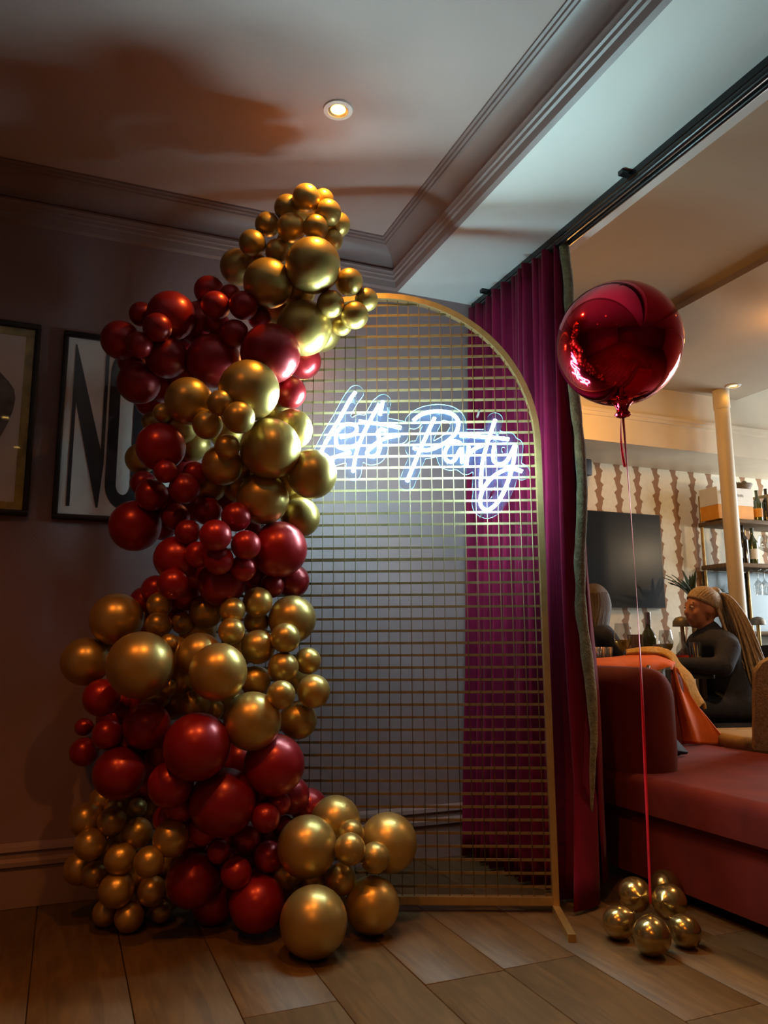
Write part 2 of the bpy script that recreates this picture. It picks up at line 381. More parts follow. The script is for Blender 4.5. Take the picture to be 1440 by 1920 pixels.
# baseboard of the back wall
bp = [(0, 0), (.020, 0), (.020, .13), (.030, .135), (.030, .150), (.018, .160), (.018, .178), (.026, .184), (.022, .198), (.008, .207), (0, .208)]
m = MB(); m.sweep([((XL, YW, 0), (0, -1, 0), (0, 0, 1)), ((1.9, YW, 0), (0, -1, 0), (0, 0, 1))], bp); struct(m.build('baseboard_back', M['trim'], smooth=35))
m = MB(); m.sweep([((XL, YR, 0), (1, 0, 0), (0, 0, 1)), ((XL, YW, 0), (1, 0, 0), (0, 0, 1))], bp); struct(m.build('baseboard_left', M['trim'], smooth=35))
# street daylight behind the window
al = bpy.data.lights.new('street_daylight', 'AREA'); al.shape = 'RECTANGLE'; al.size = 1.6; al.size_y = 1.7; al.energy = DAY_W; al.color = (.86, .95, 1.0)
ao = bpy.data.objects.new('street_daylight', al); COL.objects.link(ao); ao.location = (XR+.30, 3.75, 1.65); ao.rotation_euler = (0, PI/2, 0)

# ================================================================== arch stand with mesh panel
PB = Vector((1.575, 2.335, 0)); PU = Vector((.912, -.41, 0)).normalized(); PN = Vector((PU.y, -PU.x, 0)); ZV = Vector((0, 0, 1))
if PN.y > 0: PN = -PN
def pp(s, z, off=0.): return PB + PU*s + PN*off + ZV*z
AR, AZ = .6, 1.597
arch = thing('arch_stand', 'tall brass arch stand with fine wire mesh standing before the curtain', 'stand', tuple(pp(-.6, 0)))
path = []
for s_, z in ((0, .02), (0, .8), (0, AZ)): path.append((pp(s_-.011, z), PU, PN))
for k in range(1, 40):
    a = PI*k/40; rad = PU*math.cos(a)+ZV*math.sin(a)
    path.append((pp(-.6, AZ)+rad*(AR-.011), rad, PN))
for z in (AZ, .8, .02): path.append((pp(-1.2+.011, z), -PU, PN))
q = .0105; dd = .016
keep(MB().sweep(path, [(-q, -dd), (q, -dd), (q, dd), (-q, dd)]).build('frame', M['brass'], smooth=30), arch)
def pbox(s0, s1, z0, z1, o0, o1):
    m = MB(); vs = [pp(s, z, o) for z in (z0, z1) for s, o in ((s0, o0), (s1, o0), (s1, o1), (s0, o1))]
    return m.add(vs, [(0,3,2,1),(4,5,6,7),(0,1,5,4),(1,2,6,5),(2,3,7,6),(3,0,4,7)])
keep(pbox(-1.178, -.022, .022, .047, -.014, .014).build('bottom_rail', M['brass']), arch)
for s0, fr in ((-.0225, .27), (-1.1975, .10)):
    keep(pbox(s0-.001, s0+.0225, 0, .022, -.12, fr).build('foot', M['brass']), arch)
def halfw(z): return AR-.022 if z <= AZ else math.sqrt(max(0, (AR-.022)**2-(z-AZ)**2))
z = .0765
while z < 2.16:
    h = halfw(z)
    if h > .03:
        jt = abs(z-1.185) < .02
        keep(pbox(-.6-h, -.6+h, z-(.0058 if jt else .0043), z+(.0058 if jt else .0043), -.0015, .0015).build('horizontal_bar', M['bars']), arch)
    z += .0424
k = -14
while k <= 14:
    d_ = k*.0398; top = AZ + math.sqrt(max(0, (AR-.022)**2-d_*d_))
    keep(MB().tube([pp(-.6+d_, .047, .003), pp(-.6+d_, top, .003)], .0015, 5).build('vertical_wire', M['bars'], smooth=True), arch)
    k += 1

# ================================================================== neon sign
def onp(x, y, off):
    d = ray(x, y); o = np.array(PB)+np.array(PN)*off; nn = np.array(PN)
    return C + d*(((o-C)@nn)/(d@nn))
def sz(x, y, off=.097):
    p = Vector(onp(x, y, off)); return ((p-PB).dot(PU), p.z)
def crom(pts, sub=7):
    if len(pts) < 3: 
        (a, b) = pts; return [(a[0]+(b[0]-a[0])*i/6, a[1]+(b[1]-a[1])*i/6) for i in range(7)]
    o = []; P = [pts[0]]+list(pts)+[pts[-1]]
    for i in range(1, len(P)-2):
        p0, p1, p2, p3 = P[i-1:i+3]
        for j in range(sub):
            t = j/sub
            o.append(tuple(.5*(2*p1[c]+(p2[c]-p0[c])*t+(2*p0[c]-5*p1[c]+4*p2[c]-p3[c])*t*t+(3*p1[c]-p0[c]-3*p2[c]+p3[c])*t**3) for c in range(2)))
    return o+[tuple(pts[-1])]
LET = [('L', 'letter L', [[(666.7,735),(655.8,750),(635,788),(618,816.7),(605,841.7),(598,857),(604,864),(621,859),(658,848)]]),
 ('e', 'letter e', [[(637.5,819),(655,817),(667.5,810),(668,800),(658,795),(645,797),(633,808),(630,823),(633,837),(647,841),(663,837),(671,831)]]),
 ('t', 'letter t of the first word', [[(711,758),(697,783),(680,817),(668,850),(662,885)], [(673,790),(697,793),(730,797.5),(752,802)]]),
 ('apostrophe', 'apostrophe', [[(718,752),(712.5,778)]]),
 ('s', 'letter s', [[(750,816),(727,820),(707,830),(693,842),(688,850),(695,856),(707,852),(713,838),(712,823),(708,812),(715,805),(724,808)]]),
 ('P', 'letter P', [[(775,788.6),(790.5,777),(817.8,771),(845,775),(858.6,788.6),(856.7,808),(841,825.6),(817.8,839),(798,844),(775,840)], [(815,783),(790.5,837),(763,903)]]),
 ('a', 'letter a', [[(864,831),(849,827.5),(835,845),(837,862.5),(851,864),(864.5,841),(866,853),(866,868)]]),
 ('r', 'letter r', [[(879,837),(874,874)], [(876,857),(888,843),(905,835)]]),
 ('t', 'letter t of the second word', [[(928.6,786.7),(915,827.5),(905,866),(901,913)], [(862.5,817),(911,819),(954,823.6)]]),
 ('y', 'letter y', [[(926.7,835),(925,860.5),(934.5,870),(950,864.5),(965.5,835)], [(966.5,835),(961.7,872),(950,909),(934.5,940),(915,956),(901,946),(905,919),(925,893.6),(950,880),(967.5,880),(979,884)]])]
sign = thing('neon_sign', "white neon sign in handwritten letters saying Let's Party on the mesh arch", 'neon sign', tuple(pp(-.45, 1.6, .02)))
segs = []
OFB = .090         # acrylic front face
def ribbonD(pts2, r0, lo, hi, n, off):
    """part of a round tube between angles lo..hi (0 = towards the viewer)"""
    P = [pp(s_, z_, off) for s_, z_ in pts2]; k = len(P); vs = []
    for i in range(k):
        t = (P[min(i+1, k-1)]-P[max(i-1, 0)]).normalized(); b = t.cross(PN).normalized()
        for j in range(n+1):
            a = lo+(hi-lo)*j/n
            vs.append(P[i] + PN*math.cos(a)*r0 + b*math.sin(a)*r0)
    m = n+1
    fs = [(i*m+j, i*m+j+1, (i+1)*m+j+1, (i+1)*m+j) for i in range(k-1) for j in range(n)]
    fs += [tuple(range(m)), tuple((k-1)*m+j for j in range(m))[::-1]]
    return vs, fs
for nm, lab, strokes in LET:
    mt, mc, mg = MB(), MB(), MB()
    for st in strokes:
        c2 = crom([sz(*p) for p in st], 5); segs += list(zip(c2[:-1], c2[1:]))
        mt.add(*ribbonD(c2, .0057, -PI*.5, PI*.5, 6, OFB+.007))
        mc.add(*ribbonD(c2, .0056, PI*.5, PI*1.5, 5, OFB+.0068))
        mg.add(*ribbonD(c2, .0060, PI*.80, PI*1.20, 2, OFB+.0068))
    lt = keep(mt.build('neon_letter', M['tube'], smooth=True, fix=False), sign); lt['label'] = 'glowing '+lab
    bk = mc.build('tube_base', M['silicone'], smooth=True, fix=False); bk.parent = lt
    gk = mg.build('back_glow', M['channel'], fix=False); gk.parent = lt
# acrylic backing cut round the letters
A_ = np.array([a for a, b in segs]); B_ = np.array([b for a, b in segs]); AB = B_-A_; L2 = (AB**2).sum(1)+1e-12
gs = .0055; s0, s1, z0, z1 = A_[:,0].min()-.05, A_[:,0].max()+.05, A_[:,1].min()-.05, A_[:,1].max()+.05
nx, nzz = int((s1-s0)/gs)+1, int((z1-z0)/gs)+1
GX, GZ = np.meshgrid(s0+gs*np.arange(nx), z0+gs*np.arange(nzz), indexing='ij')
D = np.full(GX.shape, 9.)
for a, ab, l2 in zip(A_, AB, L2):
    t = np.clip(((GX-a[0])*ab[0]+(GZ-a[1])*ab[1])/l2, 0, 1)
    D = np.minimum(D, np.hypot(GX-a[0]-ab[0]*t, GZ-a[1]-ab[1]*t))
V = .0285-D
af, ae = MB(), MB(); edge = []
for i in range(nx-1):
    for j in range(nzz-1):
        cs = [(i,j),(i+1,j),(i+1,j+1),(i,j+1)]; vv = [V[c] for c in cs]
        if max(vv) <= 0: continue
        poly = []; cross = []
        for k in range(4):
            a, b = cs[k], cs[(k+1)%4]; va, vb = vv[k], vv[(k+1)%4]
            if va > 0: poly.append((GX[a], GZ[a]))
            if (va > 0) != (vb > 0):
                t = va/(va-vb); p = (GX[a]+(GX[b]-GX[a])*t, GZ[a]+(GZ[b]-GZ[a])*t); poly.append(p); cross.append((p, va > 0))
        if len(poly) < 3: continue
        n_ = len(poly)
        af.add([pp(s_, z_, OFB) for s_, z_ in poly], [tuple(range(n_))])
        af.add([pp(s_, z_, OFB-.008) for s_, z_ in poly], [tuple(range(n_))[::-1]])
        if len(cross) == 2:
            (a, _), (b, _) = cross
            ae.add([pp(*a, OFB), pp(*b, OFB), pp(*b, OFB-.008), pp(*a, OFB-.008)], [(0,1,2,3)])
bk = keep(af.build('acrylic_backing', M['acrylic']), sign); bk['label'] = 'clear acrylic sheet cut around the letters'
ed = ae.build('polished_edge', M['acredge']); ed.parent = bk
for (x, y) in ((662,742),(727,762),(899,768),(934,812),(905,962)):
    s_, z_ = sz(x, y); keep(MB().tube([pp(s_, z_, .004), pp(s_, z_, OFB+.004)], .004, 10).build('standoff_screw', M['silver'], smooth=40), sign)

# ================================================================== balloons
def balloon_mesh(name, mat, detail=1):
    prof = []
    for i in range(17):
        th = PI*i/18.0   # from top towards the neck
        r_ = math.sin(th); z_ = math.cos(th)
        if z_ < 0: z_ *= 1 + .10*(-z_)**3
        prof.append((max(r_, .0), z_))
    prof += [(.10, -1.14), (.055, -1.19), (.045, -1.22), (.085, -1.25), (.09, -1.27), (.03, -1.28)]
    prof[0] = (.0001, 1.0)
    m = MB().lathe(prof, n=28); o = m.build(name, mat, smooth=True); me = o.data; bpy.data.objects.remove(o); return me
ME = {'g': balloon_mesh('gold_balloon', M['bgold']), 'r': balloon_mesh('red_balloon', M['bred']), 'c': balloon_mesh('chrome_gold_balloon', M['bchrome'])}
# x, y, radius in the photo; colour; layer towards the viewer
BAL = {
'crown': [(574,371,25,'g',1.3),(606,374,19,'g',.5),(539,390,24,'g',.9),(615,399,24,'g',1.2),(634,421,22,'g',.6),(501,421,22,'g',1),(546,427,26,'g',1.7),(592,427,23,'g',1.7),(473,456,24,'g',1.3),(520,471,22,'g',1.2),(587,498,50,'g',1.9),(622,451,20,'g',.7),(480,494,20,'g',.4),(503,531,45,'g',1.2),(655,529,25,'g',1.5),(687,562,21,'g',1.1),(665,591,25,'g',1.7),(620,570,25,'g',1.7),(641,611,18,'g',1.1),(570,615,50,'g',1.2),(600,621,38,'g',.4)],
'upper_red': [(226,638,35,'r',1.2),(265,589,22,'r',1.1),(321,592,44,'r',.8),(295,614,26,'r',1.9),(262,647,24,'r',1.9),(312,670,38,'r',1.4),(260,718,38,'r',1.3),(400,677,49,'r',1.4),(378,608,42,'r',.3),(404,573,26,'r',1.4),(432,554,20,'r',1.0),(456,573,26,'r',2.0),(487,597,21,'r',1.5),(440,626,26,'r',2.0),(408,608,23,'r',1.4),(507,663,54,'r',1.5),(543,736,30,'r',.4)],
'upper_gold': [(467,732,55,'g',2.0),(354,752,43,'g',1.6),(413,756,24,'g',2.4),(389,796,27,'g',2.4),(448,783,29,'g',2.6),(426,838,23,'g',1.8),(417,872,37,'g',.9),(283,790,17,'g',.9),(305,775,18,'g',1.0),(264,860,28,'g',.4),(507,841,55,'g',2.1),(548,805,37,'g',1.1),(585,889,45,'g',1.6),(493,935,47,'g',1.3),(563,970,36,'g',.7)],
'middle_red': [(301,838,44,'r',1.2),(310,884,21,'r',2.0),(284,928,29,'r',1.9),(268,906,23,'r',1.2),(346,916,28,'r',1.5),(365,888,22,'r',.8),(253,986,46,'r',1.2),(329,969,25,'r',1.8),(389,958,26,'r',1.9),(443,969,27,'r',1.9),(404,1004,29,'r',2.5),(352,998,23,'r',1.9),(461,1022,27,'r',2.1),(474,990,15,'r',1.2),(410,1050,27,'r',2.0),(456,1065,24,'r',1.9),(371,1040,24,'r',1.5),(330,1047,40,'r',.9),(324,1095,28,'r',1.1),(416,1092,43,'r',1.0),(523,1030,51,'r',1.2),(548,1089,31,'r',.4),(510,1098,22,'r',.7)],
'middle_gold': [(218,1161,47,'g',1.0),(160,1240,43,'g',1.0),(263,1247,60,'g',1.9),(299,1134,23,'g',1.4),(297,1172,24,'g',1.5),(342,1168,20,'g',1.4),(317,1205,16,'g',1.0),(314,1288,17,'g',1.0),(387,1146,31,'g',.7),(436,1144,23,'g',1.3),(483,1129,27,'g',1.8),(434,1183,24,'g',1.4),(481,1166,23,'g',1.3),(548,1161,43,'g',1.0),(374,1228,40,'g',.6),(409,1260,52,'g',1.5),(484,1213,31,'g',2.0),(535,1196,27,'g',2.2),(531,1252,28,'g',2.4),(577,1239,24,'g',1.6),(588,1296,30,'g',2.0),(479,1277,27,'g',1.7),(527,1303,26,'g',1.8),(473,1352,52,'g',1.4),(559,1350,34,'g',1.0),(366,1321,27,'g',.9),(399,1330,20,'g',.7)],
'lower_red': [(190,1308,33,'r',1.2),(222,1316,21,'r',.9),(275,1361,42,'r',1.1),(157,1363,16,'r',.8),(201,1377,27,'r',1.5),(157,1410,25,'r',1.3),(223,1450,46,'r',1.4),(369,1400,60,'r',2.0),(320,1471,41,'r',1.1),(418,1504,60,'r',1.9),(514,1434,55,'r',1.2),(523,1507,21,'r',.7),(498,1533,26,'r',1.3),(462,1572,26,'r',1.9),(411,1597,21,'r',1.3),(504,1606,27,'r',1.7),(443,1637,28,'r',2.1),(362,1650,48,'r',1.6),(482,1693,50,'r',1.2),(531,1547,18,'r',.3),(400,1690,40,'r',.5),(446,1424,34,'r',-.35)],
'foot_left': [(161,1537,30,'g',1.0),(213,1513,17,'g',.6),(210,1540,26,'g',1.4),(257,1514,17,'g',.5),(257,1562,27,'g',1.5),(169,1583,28,'g',1.8),(150,1628,29,'g',.9),(177,1640,23,'g',1.1),(225,1610,28,'g',2.0),(279,1616,27,'g',1.8),(320,1572,32,'g',.8),(218,1669,31,'g',1.5),(285,1671,26,'g',1.6),(199,1711,24,'g',.9),(242,1720,26,'g',1.5),(301,1709,19,'g',1.3)],
'foot_right': [(576,1587,54,'g',1.6),(629,1540,45,'g',.8),(728,1580,52,'g',1.2),(659,1562,23,'g',1.1),(656,1592,28,'g',1.9),(703,1608,27,'g',1.8),(639,1649,28,'g',2.1),(588,1728,61,'g',2.0),(698,1697,49,'g',1.4)],
}
WHERE = {'crown': 'gold bunch topping the column', 'upper_red': 'uppermost red bunch', 'upper_gold': 'gold bunch left of neon sign', 'middle_red': 'red bunch halfway up', 'middle_gold': 'gold bunch under the middle red', 'lower_red': 'lowest red bunch', 'foot_left': 'floor bunch beside the baseboard', 'foot_right': 'floor bunch beside the mesh'}
# the dark balloons seen through the gaps
ALL = [(x, y, r_, c_, cl) for cl, L in BAL.items() for (x, y, r_, c_, ly) in L]
for gy in range(380, 1740, 11):
    for gx in range(194, 600, 11):
        if not 3 < len([1 for a in ALL if abs(a[0]-gx) < 75 and abs(a[1]-gy) < 75]): continue
        e = sorted((math.hypot(a[0]-gx, a[1]-gy)-a[2], a[4], a[3]) for a in ALL)
        if e[0][0] < 4: continue
        q4 = [sum(1 for a in ALL if math.hypot(a[0]-gx, a[1]-gy) < a[2]+48 and sx*(a[0]-gx)+sy*(a[1]-gy) > 12) for sx, sy in ((1,0),(-1,0),(0,1),(0,-1),(.7,.7),(-.7,.7),(.7,-.7),(-.7,-.7))]
        if min(q4) == 0: continue
        rr = 33 if e[0][0] > 5 else 27
        BAL[e[0][1]].append((gx, gy, rr, e[0][2], -.35)); ALL.append((gx, gy, rr, e[0][2], e[0][1]))
BS = []
for cl, L in BAL.items():
    for (x, y, r_, c_, ly) in L:
        r_ = r_*1.04; d = ray(x, y); dw = (np.array(PB)-C)@np.array(PN)/(d@np.array(PN))   # depth at which the ray meets the mesh
        BS.append(dict(cl=cl, x=x, y=y, r=r_, c=c_, d=d, mx=min(dw, 2.9), w=min(dw, 2.86) - .04 - r_/FPX*2.6 - ly*.06, ly=ly))
PNn = np.array(PN); PBn = np.array(PB)
def clampw(b):
    kr = b['r']/FPX
    # stay before the mesh plane / back wall and above the floor
    for _ in range(2):
        R_ = kr*b['w']; p = C+b['d']*b['w']
        gap = (p-PBn)@PNn - R_ - .022
        if gap < 0 and (p-PBn)@np.array(PU) > -1.32: b['w'] += gap/abs(b['d']@PNn)*1.0
        lim = (YW-.05-R_)/b['d'][1]
        if b['w'] > lim: b['w'] = lim
    fl = (.88)/(-(b['d'][2])+kr) if (-(b['d'][2])+kr) > 0 else 9
    if b['w'] > fl: b['w'] = fl
for it in range(260):
    Ps = np.array([C+b['d']*b['w'] for b in BS]); Rs = np.array([b['r']/FPX*b['w'] for b in BS])
    dl = np.zeros(len(BS))
    for i in range(len(BS)):
        dv = Ps-Ps[i]; dist = np.sqrt((dv**2).sum(1)); ov = (Rs+Rs[i])*.90-dist; ov[i] = 0
        for j in np.nonzero(ov > .001)[0]:
            if j <= i: continue
            f_, b_ = (i, j) if (BS[i]['ly'], -i) > (BS[j]['ly'], -j) else (j, i)
            st = min(.012, ov[j]*.5)
            dl[f_] -= st*.8; dl[b_] += st*.8
    if np.abs(dl).max() < 5e-4: break
    for b, q_ in zip(BS, dl): b['w'] += float(np.clip(q_, -.012, .012)); clampw(b)
ORD = ['topmost', 'second', 'third', 'fourth', 'fifth', 'sixth', 'seventh', 'eighth', 'ninth', 'tenth', 'eleventh', 'twelfth', 'thirteenth', 'fourteenth', 'fifteenth', 'sixteenth', 'seventeenth', 'eighteenth', 'nineteenth', 'twentieth', 'twenty-first', 'twenty-second', 'twenty-third', 'twenty-fourth', 'twenty-fifth', 'twenty-sixth', 'twenty-seventh', 'twenty-eighth', 'twenty-ninth', 'thirtieth']
GN = {'g': 'gold', 'r': 'red'}
def sizew(r_): return 'large' if r_ >= 40 else ('medium' if r_ >= 30 else 'small')
for cl in BAL:
    for sw in ('large', 'medium', 'small', 'half hidden'):
        G = sorted([b for b in BS if b['cl'] == cl and (sizew(b['r']) if b['ly'] > -.3 else 'half hidden') == sw], key=lambda b: b['y'])
        for k, b in enumerate(G):
            n_ = len(G)
            if n_ == 1: t_ = f"the only {sw} {GN[b['c']]} balloon in the {WHERE[cl]}"
            elif k == 0: t_ = f"highest {sw} {GN[b['c']]} balloon in the {WHERE[cl]}"
            elif k == n_-1: t_ = f"lowest {sw} {GN[b['c']]} balloon in the {WHERE[cl]}"
            else: t_ = f"{ORD[k]} {sw} {GN[b['c']]} balloon from the top, {WHERE[cl]}"
            b['label'] = t_
def put_balloon(me, p, rad, axis, label, group, sq=1.0):
    o = bpy.data.objects.new(me.name.split('.')[0], me); COL.objects.link(o)
    o.location = tuple(p); q_ = Vector(axis).normalized().to_track_quat('-Z', 'Y'); o.rotation_mode = 'QUATERNION'; o.rotation_quaternion = q_
    o.scale = (rad, rad, rad*sq); return tag(o, label, 'balloon', group)
for b in BS:
    p = C+b['d']*b['w']; rad = b['r']/FPX*b['w']
    core = np.array(pp(-1.0, p[2]+.02, .16)) + np.random.RandomState(int(b['x']*7+b['y'])).randn(3)*.05
    if p[2] > 2.05: core = np.array(pp(-.85, 2.15, .10))
    ax = core-p; ax = ax/ (np.linalg.norm(ax)+1e-9) + W*1.5
    put_balloon(ME[b['c']], p, rad, ax, b['label'], f"{GN[b['c']]} balloons of the garland")

# ================================================================== foil orb with ribbon and weights
P0 = Vector((1.662, 1.982, 0)); OC = P0+ZV*1.867; OR = .2075
orb = thing('foil_orb_balloon', 'large glossy red foil orb balloon floating on a long red ribbon', 'balloon', tuple(P0))
m = MB(); vs = []; nU, nV = 48, 32
prof = [(math.sin(PI*i/34)*OR, math.cos(PI*i/34)*OR) for i in range(33)]; prof[0] = (.0005, OR)
keep(MB().lathe(prof, tuple(OC), 64).build('orb', M['redfoil'], smooth=True), orb)
m = MB(); rings = [(.036, -OR*.975), (.024, -OR-.004), (.017, -OR-.016), (.016, -OR-.026), (.024, -OR-.037), (.017, -OR-.045), (.008, -OR-.048)]
n_ = 40; vs = []
for k, (r_, z_) in enumerate(rings):
    for j in range(n_):
        a = 2*PI*j/n_; rr = r_*(1+(.20 if k else .04)*math.sin(a*7+k)); vs.append((OC.x+rr*math.cos(a), OC.y+rr*math.sin(a), OC.z+z_))
m.add(vs, [(i*n_+j, i*n_+(j+1)%n_, (i+1)*n_+(j+1)%n_, (i+1)*n_+j) for i in range(len(rings)-1) for j in range(n_)])
keep(m.build('gathered_neck', M['redfoil'], smooth=True), orb)
Rv = Vector(R)
def ribbon(pts, wid):
    rows = []
    for i, (p, tw) in enumerate(pts):
        a = Rv*math.cos(tw)+Vector(W)*math.sin(tw); a.z = 0; a.normalize(); rows.append([Vector(p)-a*wid/2, Vector(p)+a*wid/2])
    return MB().grid(rows, thick=.0006)
top = OC-ZV*(OR+.04)
pts = []
for i in range(41):
    t = i/40; zz = top.z*(1-t)+.115*t
    xy = Vector((top.x, top.y, 0))*(1-t)+Vector((P0.x+.0, P0.y, 0))*t + Rv*(.004*math.sin(t*4)+.006*math.sin(t*PI))
    pts.append(((xy.x, xy.y, zz), .35+1.5*math.sin(t*5.2)*(.4+.6*t)))
keep(ribbon(pts, .0095).build('ribbon', M['ribbon'], smooth=True), orb)
pts = []
for i in range(13):
    t = i/12; q_ = top + Rv*(-.006-.012*math.sin(t*2.2)+.012*t) - ZV*(.005+.17*t)
    pts.append((tuple(q_), 1.1-1.2*t))
keep(ribbon(pts, .009).build('ribbon_tail', M['ribbon'], smooth=True), orb)
WB = [(1190,1677,31,2.46,'upper left chrome gold balloon of the ribbon weight'),(1255,1691,32,2.40,'upper right chrome gold balloon of the ribbon weight'),(1247,1662,29,2.62,'rear chrome gold balloon of the ribbon weight, half hidden'),
      (1160,1730,29.5,2.46,'leftmost chrome gold balloon of the ribbon weight on the floor'),(1222,1755,35,2.28,'front chrome gold balloon of the ribbon weight on the floor'),(1285,1746,29,2.44,'rightmost chrome gold balloon of the ribbon weight on the floor')]
for (x, y, r_, w, lab) in WB:
    d = ray(x, y); kr = r_/FPX; fl = .88/(-d[2]+kr)
    if y > 1720: w = fl
    else: w = min(w, fl)
    p = C+d*w; put_balloon(ME['c'], p, kr*w, np.array([P0.x, P0.y, .12])-p, lab, 'chrome balloons weighing the ribbon down', 1.0)

# ================================================================== curtain and rail
cur = thing('curtain', 'heavy burgundy velvet curtain gathered against the back wall', 'curtain', (1.73, 2.75, 0))
rows = []; nt, nzc = 230, 26
for k in range(nzc):
    zf = k/(nzc-1); zz = 2.445*(1-zf)+.012*zf
    amp = .034+.062*zf**1.2
    row = []
    for i in range(nt):
        t = i/(nt-1)
        fl = max(0, zf-.84)/.16
        ph = 2*PI*(10.5*t+.25*math.sin(t*9))+.35*math.sin(zf*3+t*7)
        x = 1.735 + amp*math.sin(ph) + .018*math.sin(2.3*ph+zf) - .05*zf*(1-t) + .012*noise.noise((t*9, zf*2.2, 1))
        y = 3.075*(1-t) + 2.385*t + .02*math.cos(ph)*zf
        if t > .8: x -= fl*.10*(t-.8)/.2*(.5+.5*math.sin(ph*.5)); y -= fl*.09*(t-.8)/.2
        row.append((x, y, zz))
    rows.append(row)
keep(MB().grid(rows, thick=.006).build('velvet_cloth', M['curtain'], smooth=True), cur)
pts = []; rad = []
for k in range(60):
    zf = k/59; zz = 2.47*(1-zf)+.28*zf
    pts.append((1.748+.010*math.sin(zf*17)+.006*noise.noise((zf*20, 2, 0))+.05*zf*(1-zf), 2.365+.012*math.sin(zf*11+1), zz)); rad.append(.021*(1+.22*noise.noise((zf*26, 5, 3)))*(1 if zf < .8 else 1-(zf-.8)*4))
keep(MB().tube(pts, rad, 12, ell=(.75, 1.05)).build('edge_trim', M['fringe'], smooth=True), cur)
rows = []
for k in range(16):
    zf = k/15; zz = 2.44*(1-zf)+.05*zf
    rows.append([(1.755+.03*zf, 2.375, zz), (1.80+.055*zf, 2.43+.01*math.sin(k), zz), (1.80+.05*zf, 2.52, zz), (1.775+.03*zf, 2.6, zz)])
keep(MB().grid(rows, thick=.005).build('return_edge', M['curtain'], smooth=True), cur)
rail = thing('curtain_rail', 'black double curtain rail running under the white soffit', 'rail', (1.74, 1.5, 2.44))
keep(MB().box((1.722, -2.6, 2.470), (1.758, 3.09, 2.494)).build('rail_profile', M['black']), rail)
keep(MB().tube([(1.725, -2.6, 2.448), (1.725, 3.09, 2.448)], .014, 14).build('rail_pole', M['black'], smooth=40), rail)
keep(MB().tube([(1.768, -2.6, 2.452), (1.768, 3.09, 2.452)], .011, 14).build('rail_pole', M['black'], smooth=40), rail)
for yy in (2.93, 1.95, .9): keep(MB().box((1.685, yy-.012, 2.478), (1.79, yy+.012, 2.4935)).build('bracket', M['black']), rail)

# ================================================================== pictures on the back wall
def picture(name, label, x0, x1, z0, z1, fw, loc_lab):
    t = thing(name, label, 'picture', ((x0+x1)/2, YW, z0))
    yb, yf = YW-.001, YW-.030
    for (a, b, c, d) in ((x0, x1, z1-fw, z1), (x0, x1, z0, z0+fw), (x0, x0+fw, z0+fw, z1-fw), (x1-fw, x1, z0+fw, z1-fw)):
        keep(rbox('frame_bar', (a, yf, c), (b, yb, d), M['blackwood'], bev=.003, seg=1), t)
    keep(MB().box((x0+fw, YW-.010, z0+fw), (x1-fw, YW-.004, z1-fw)).build('paper', M['paper']), t)
    keep(MB().box((x0+fw, YW-.022, z0+fw), (x1-fw, YW-.020, z1-fw)).build('glass_pane', M['glassclear']), t)
    return t
pa = picture('framed_poster', 'black framed poster with tall black letters NO behind the balloons', -.073, .430, 1.343, 2.078, .020, '')
yl0, yl1 = YW-.0125, YW-.0100
def flat(name, polys, par, mat, y0=yl0, y1=yl1):
    m = MB()
    for P in polys:
        n = len(P); m.add([(x, y0, z) for x, z in P]+[(x, y1, z) for x, z in P], [tuple(range(n)), tuple(range(n, 2*n))[::-1]]+[(i, (i+1)%n, n+(i+1)%n, n+i) for i in range(n)])
    return keep(m.build(name, mat, fix=False), par)
zb, zt = 1.395, 2.032
nl = flat('letter', [[(-.027, zb), (-.014, zb), (-.014, 1.80), (-.027, 1.80)], [(-.027, zt), (-.022, zt), (-.014, 2.0), (-.014, 1.80), (-.027, 1.80)], [(-.014, 2.0), (.098, 1.568), (.085, zb), (.078, zb), (-.014, 1.80)], [(.085, 1.60), (.098, 1.56), (.098, zt), (.085, zt)]], pa, M['ink']); nl['label'] = 'tall letter N'
def stad(cx, hw, z0, z1, n=14):
    P = []
    for i in range(n+1): a = PI+PI*i/n; P.append((cx+hw*math.cos(a), z0+hw*1.5+hw*1.5*math.sin(a)))
    for i in range(n+1): a = PI*i/n; P.append((cx+hw*math.cos(a), z1-hw*1.5+hw*1.5*math.sin(a)))
    return P
o_out, o_in = stad(.172, .066, zb, zt), stad(.172, .026, zb+.055, zt-.055)
m = MB(); n = len(o_out)
vs = [(x, yl0, z) for x, z in o_out]+[(x, yl0, z) for x, z in o_in]+[(x, yl1, z) for x, z in o_out]+[(x, yl1, z) for x, z in o_in]
m.add(vs, [(i, (i+1)%n, n+(i+1)%n, n+i) for i in range(n)]+[(i, (i+1)%n, 2*n+(i+1)%n, 2*n+i) for i in range(n)]+[(n+i, n+(i+1)%n, 3*n+(i+1)%n, 3*n+i) for i in range(n)])
ol = keep(m.build('letter', M['ink'], fix=False), pa); ol['label'] = 'tall letter O'
flat('letter', [[(.252, zb), (.290, zb), (.290, zt), (.252, zt)]], pa, M['ink'])
pb_ = picture('framed_print', 'black framed print with gold inner border at the left edge', -.660, -.153, 1.348, 2.086, .020, '')
g0, g1, h0, h1, gb = -.640, -.173, 1.368, 2.066, .030
for (a, b, c, d) in ((g0, g1, h1-gb, h1), (g0, g1, h0, h0+gb), (g0, g0+gb, h0+gb, h1-gb), (g1-gb, g1, h0+gb, h1-gb)):
    keep(MB().box((a, YW-.0130, c), (b, YW-.0100, d)).build('gold_border', M['goldfoil']), pb_)
P = []
for i in range(26):
    a = 2*PI*i/26; P.append((-.355+.125*math.cos(a)*(1+.12*math.sin(3*a)), 1.74+.19*math.sin(a)*(1+.1*math.cos(4*a))))
flat('ink_wash', [P], pb_, M['smudge'])
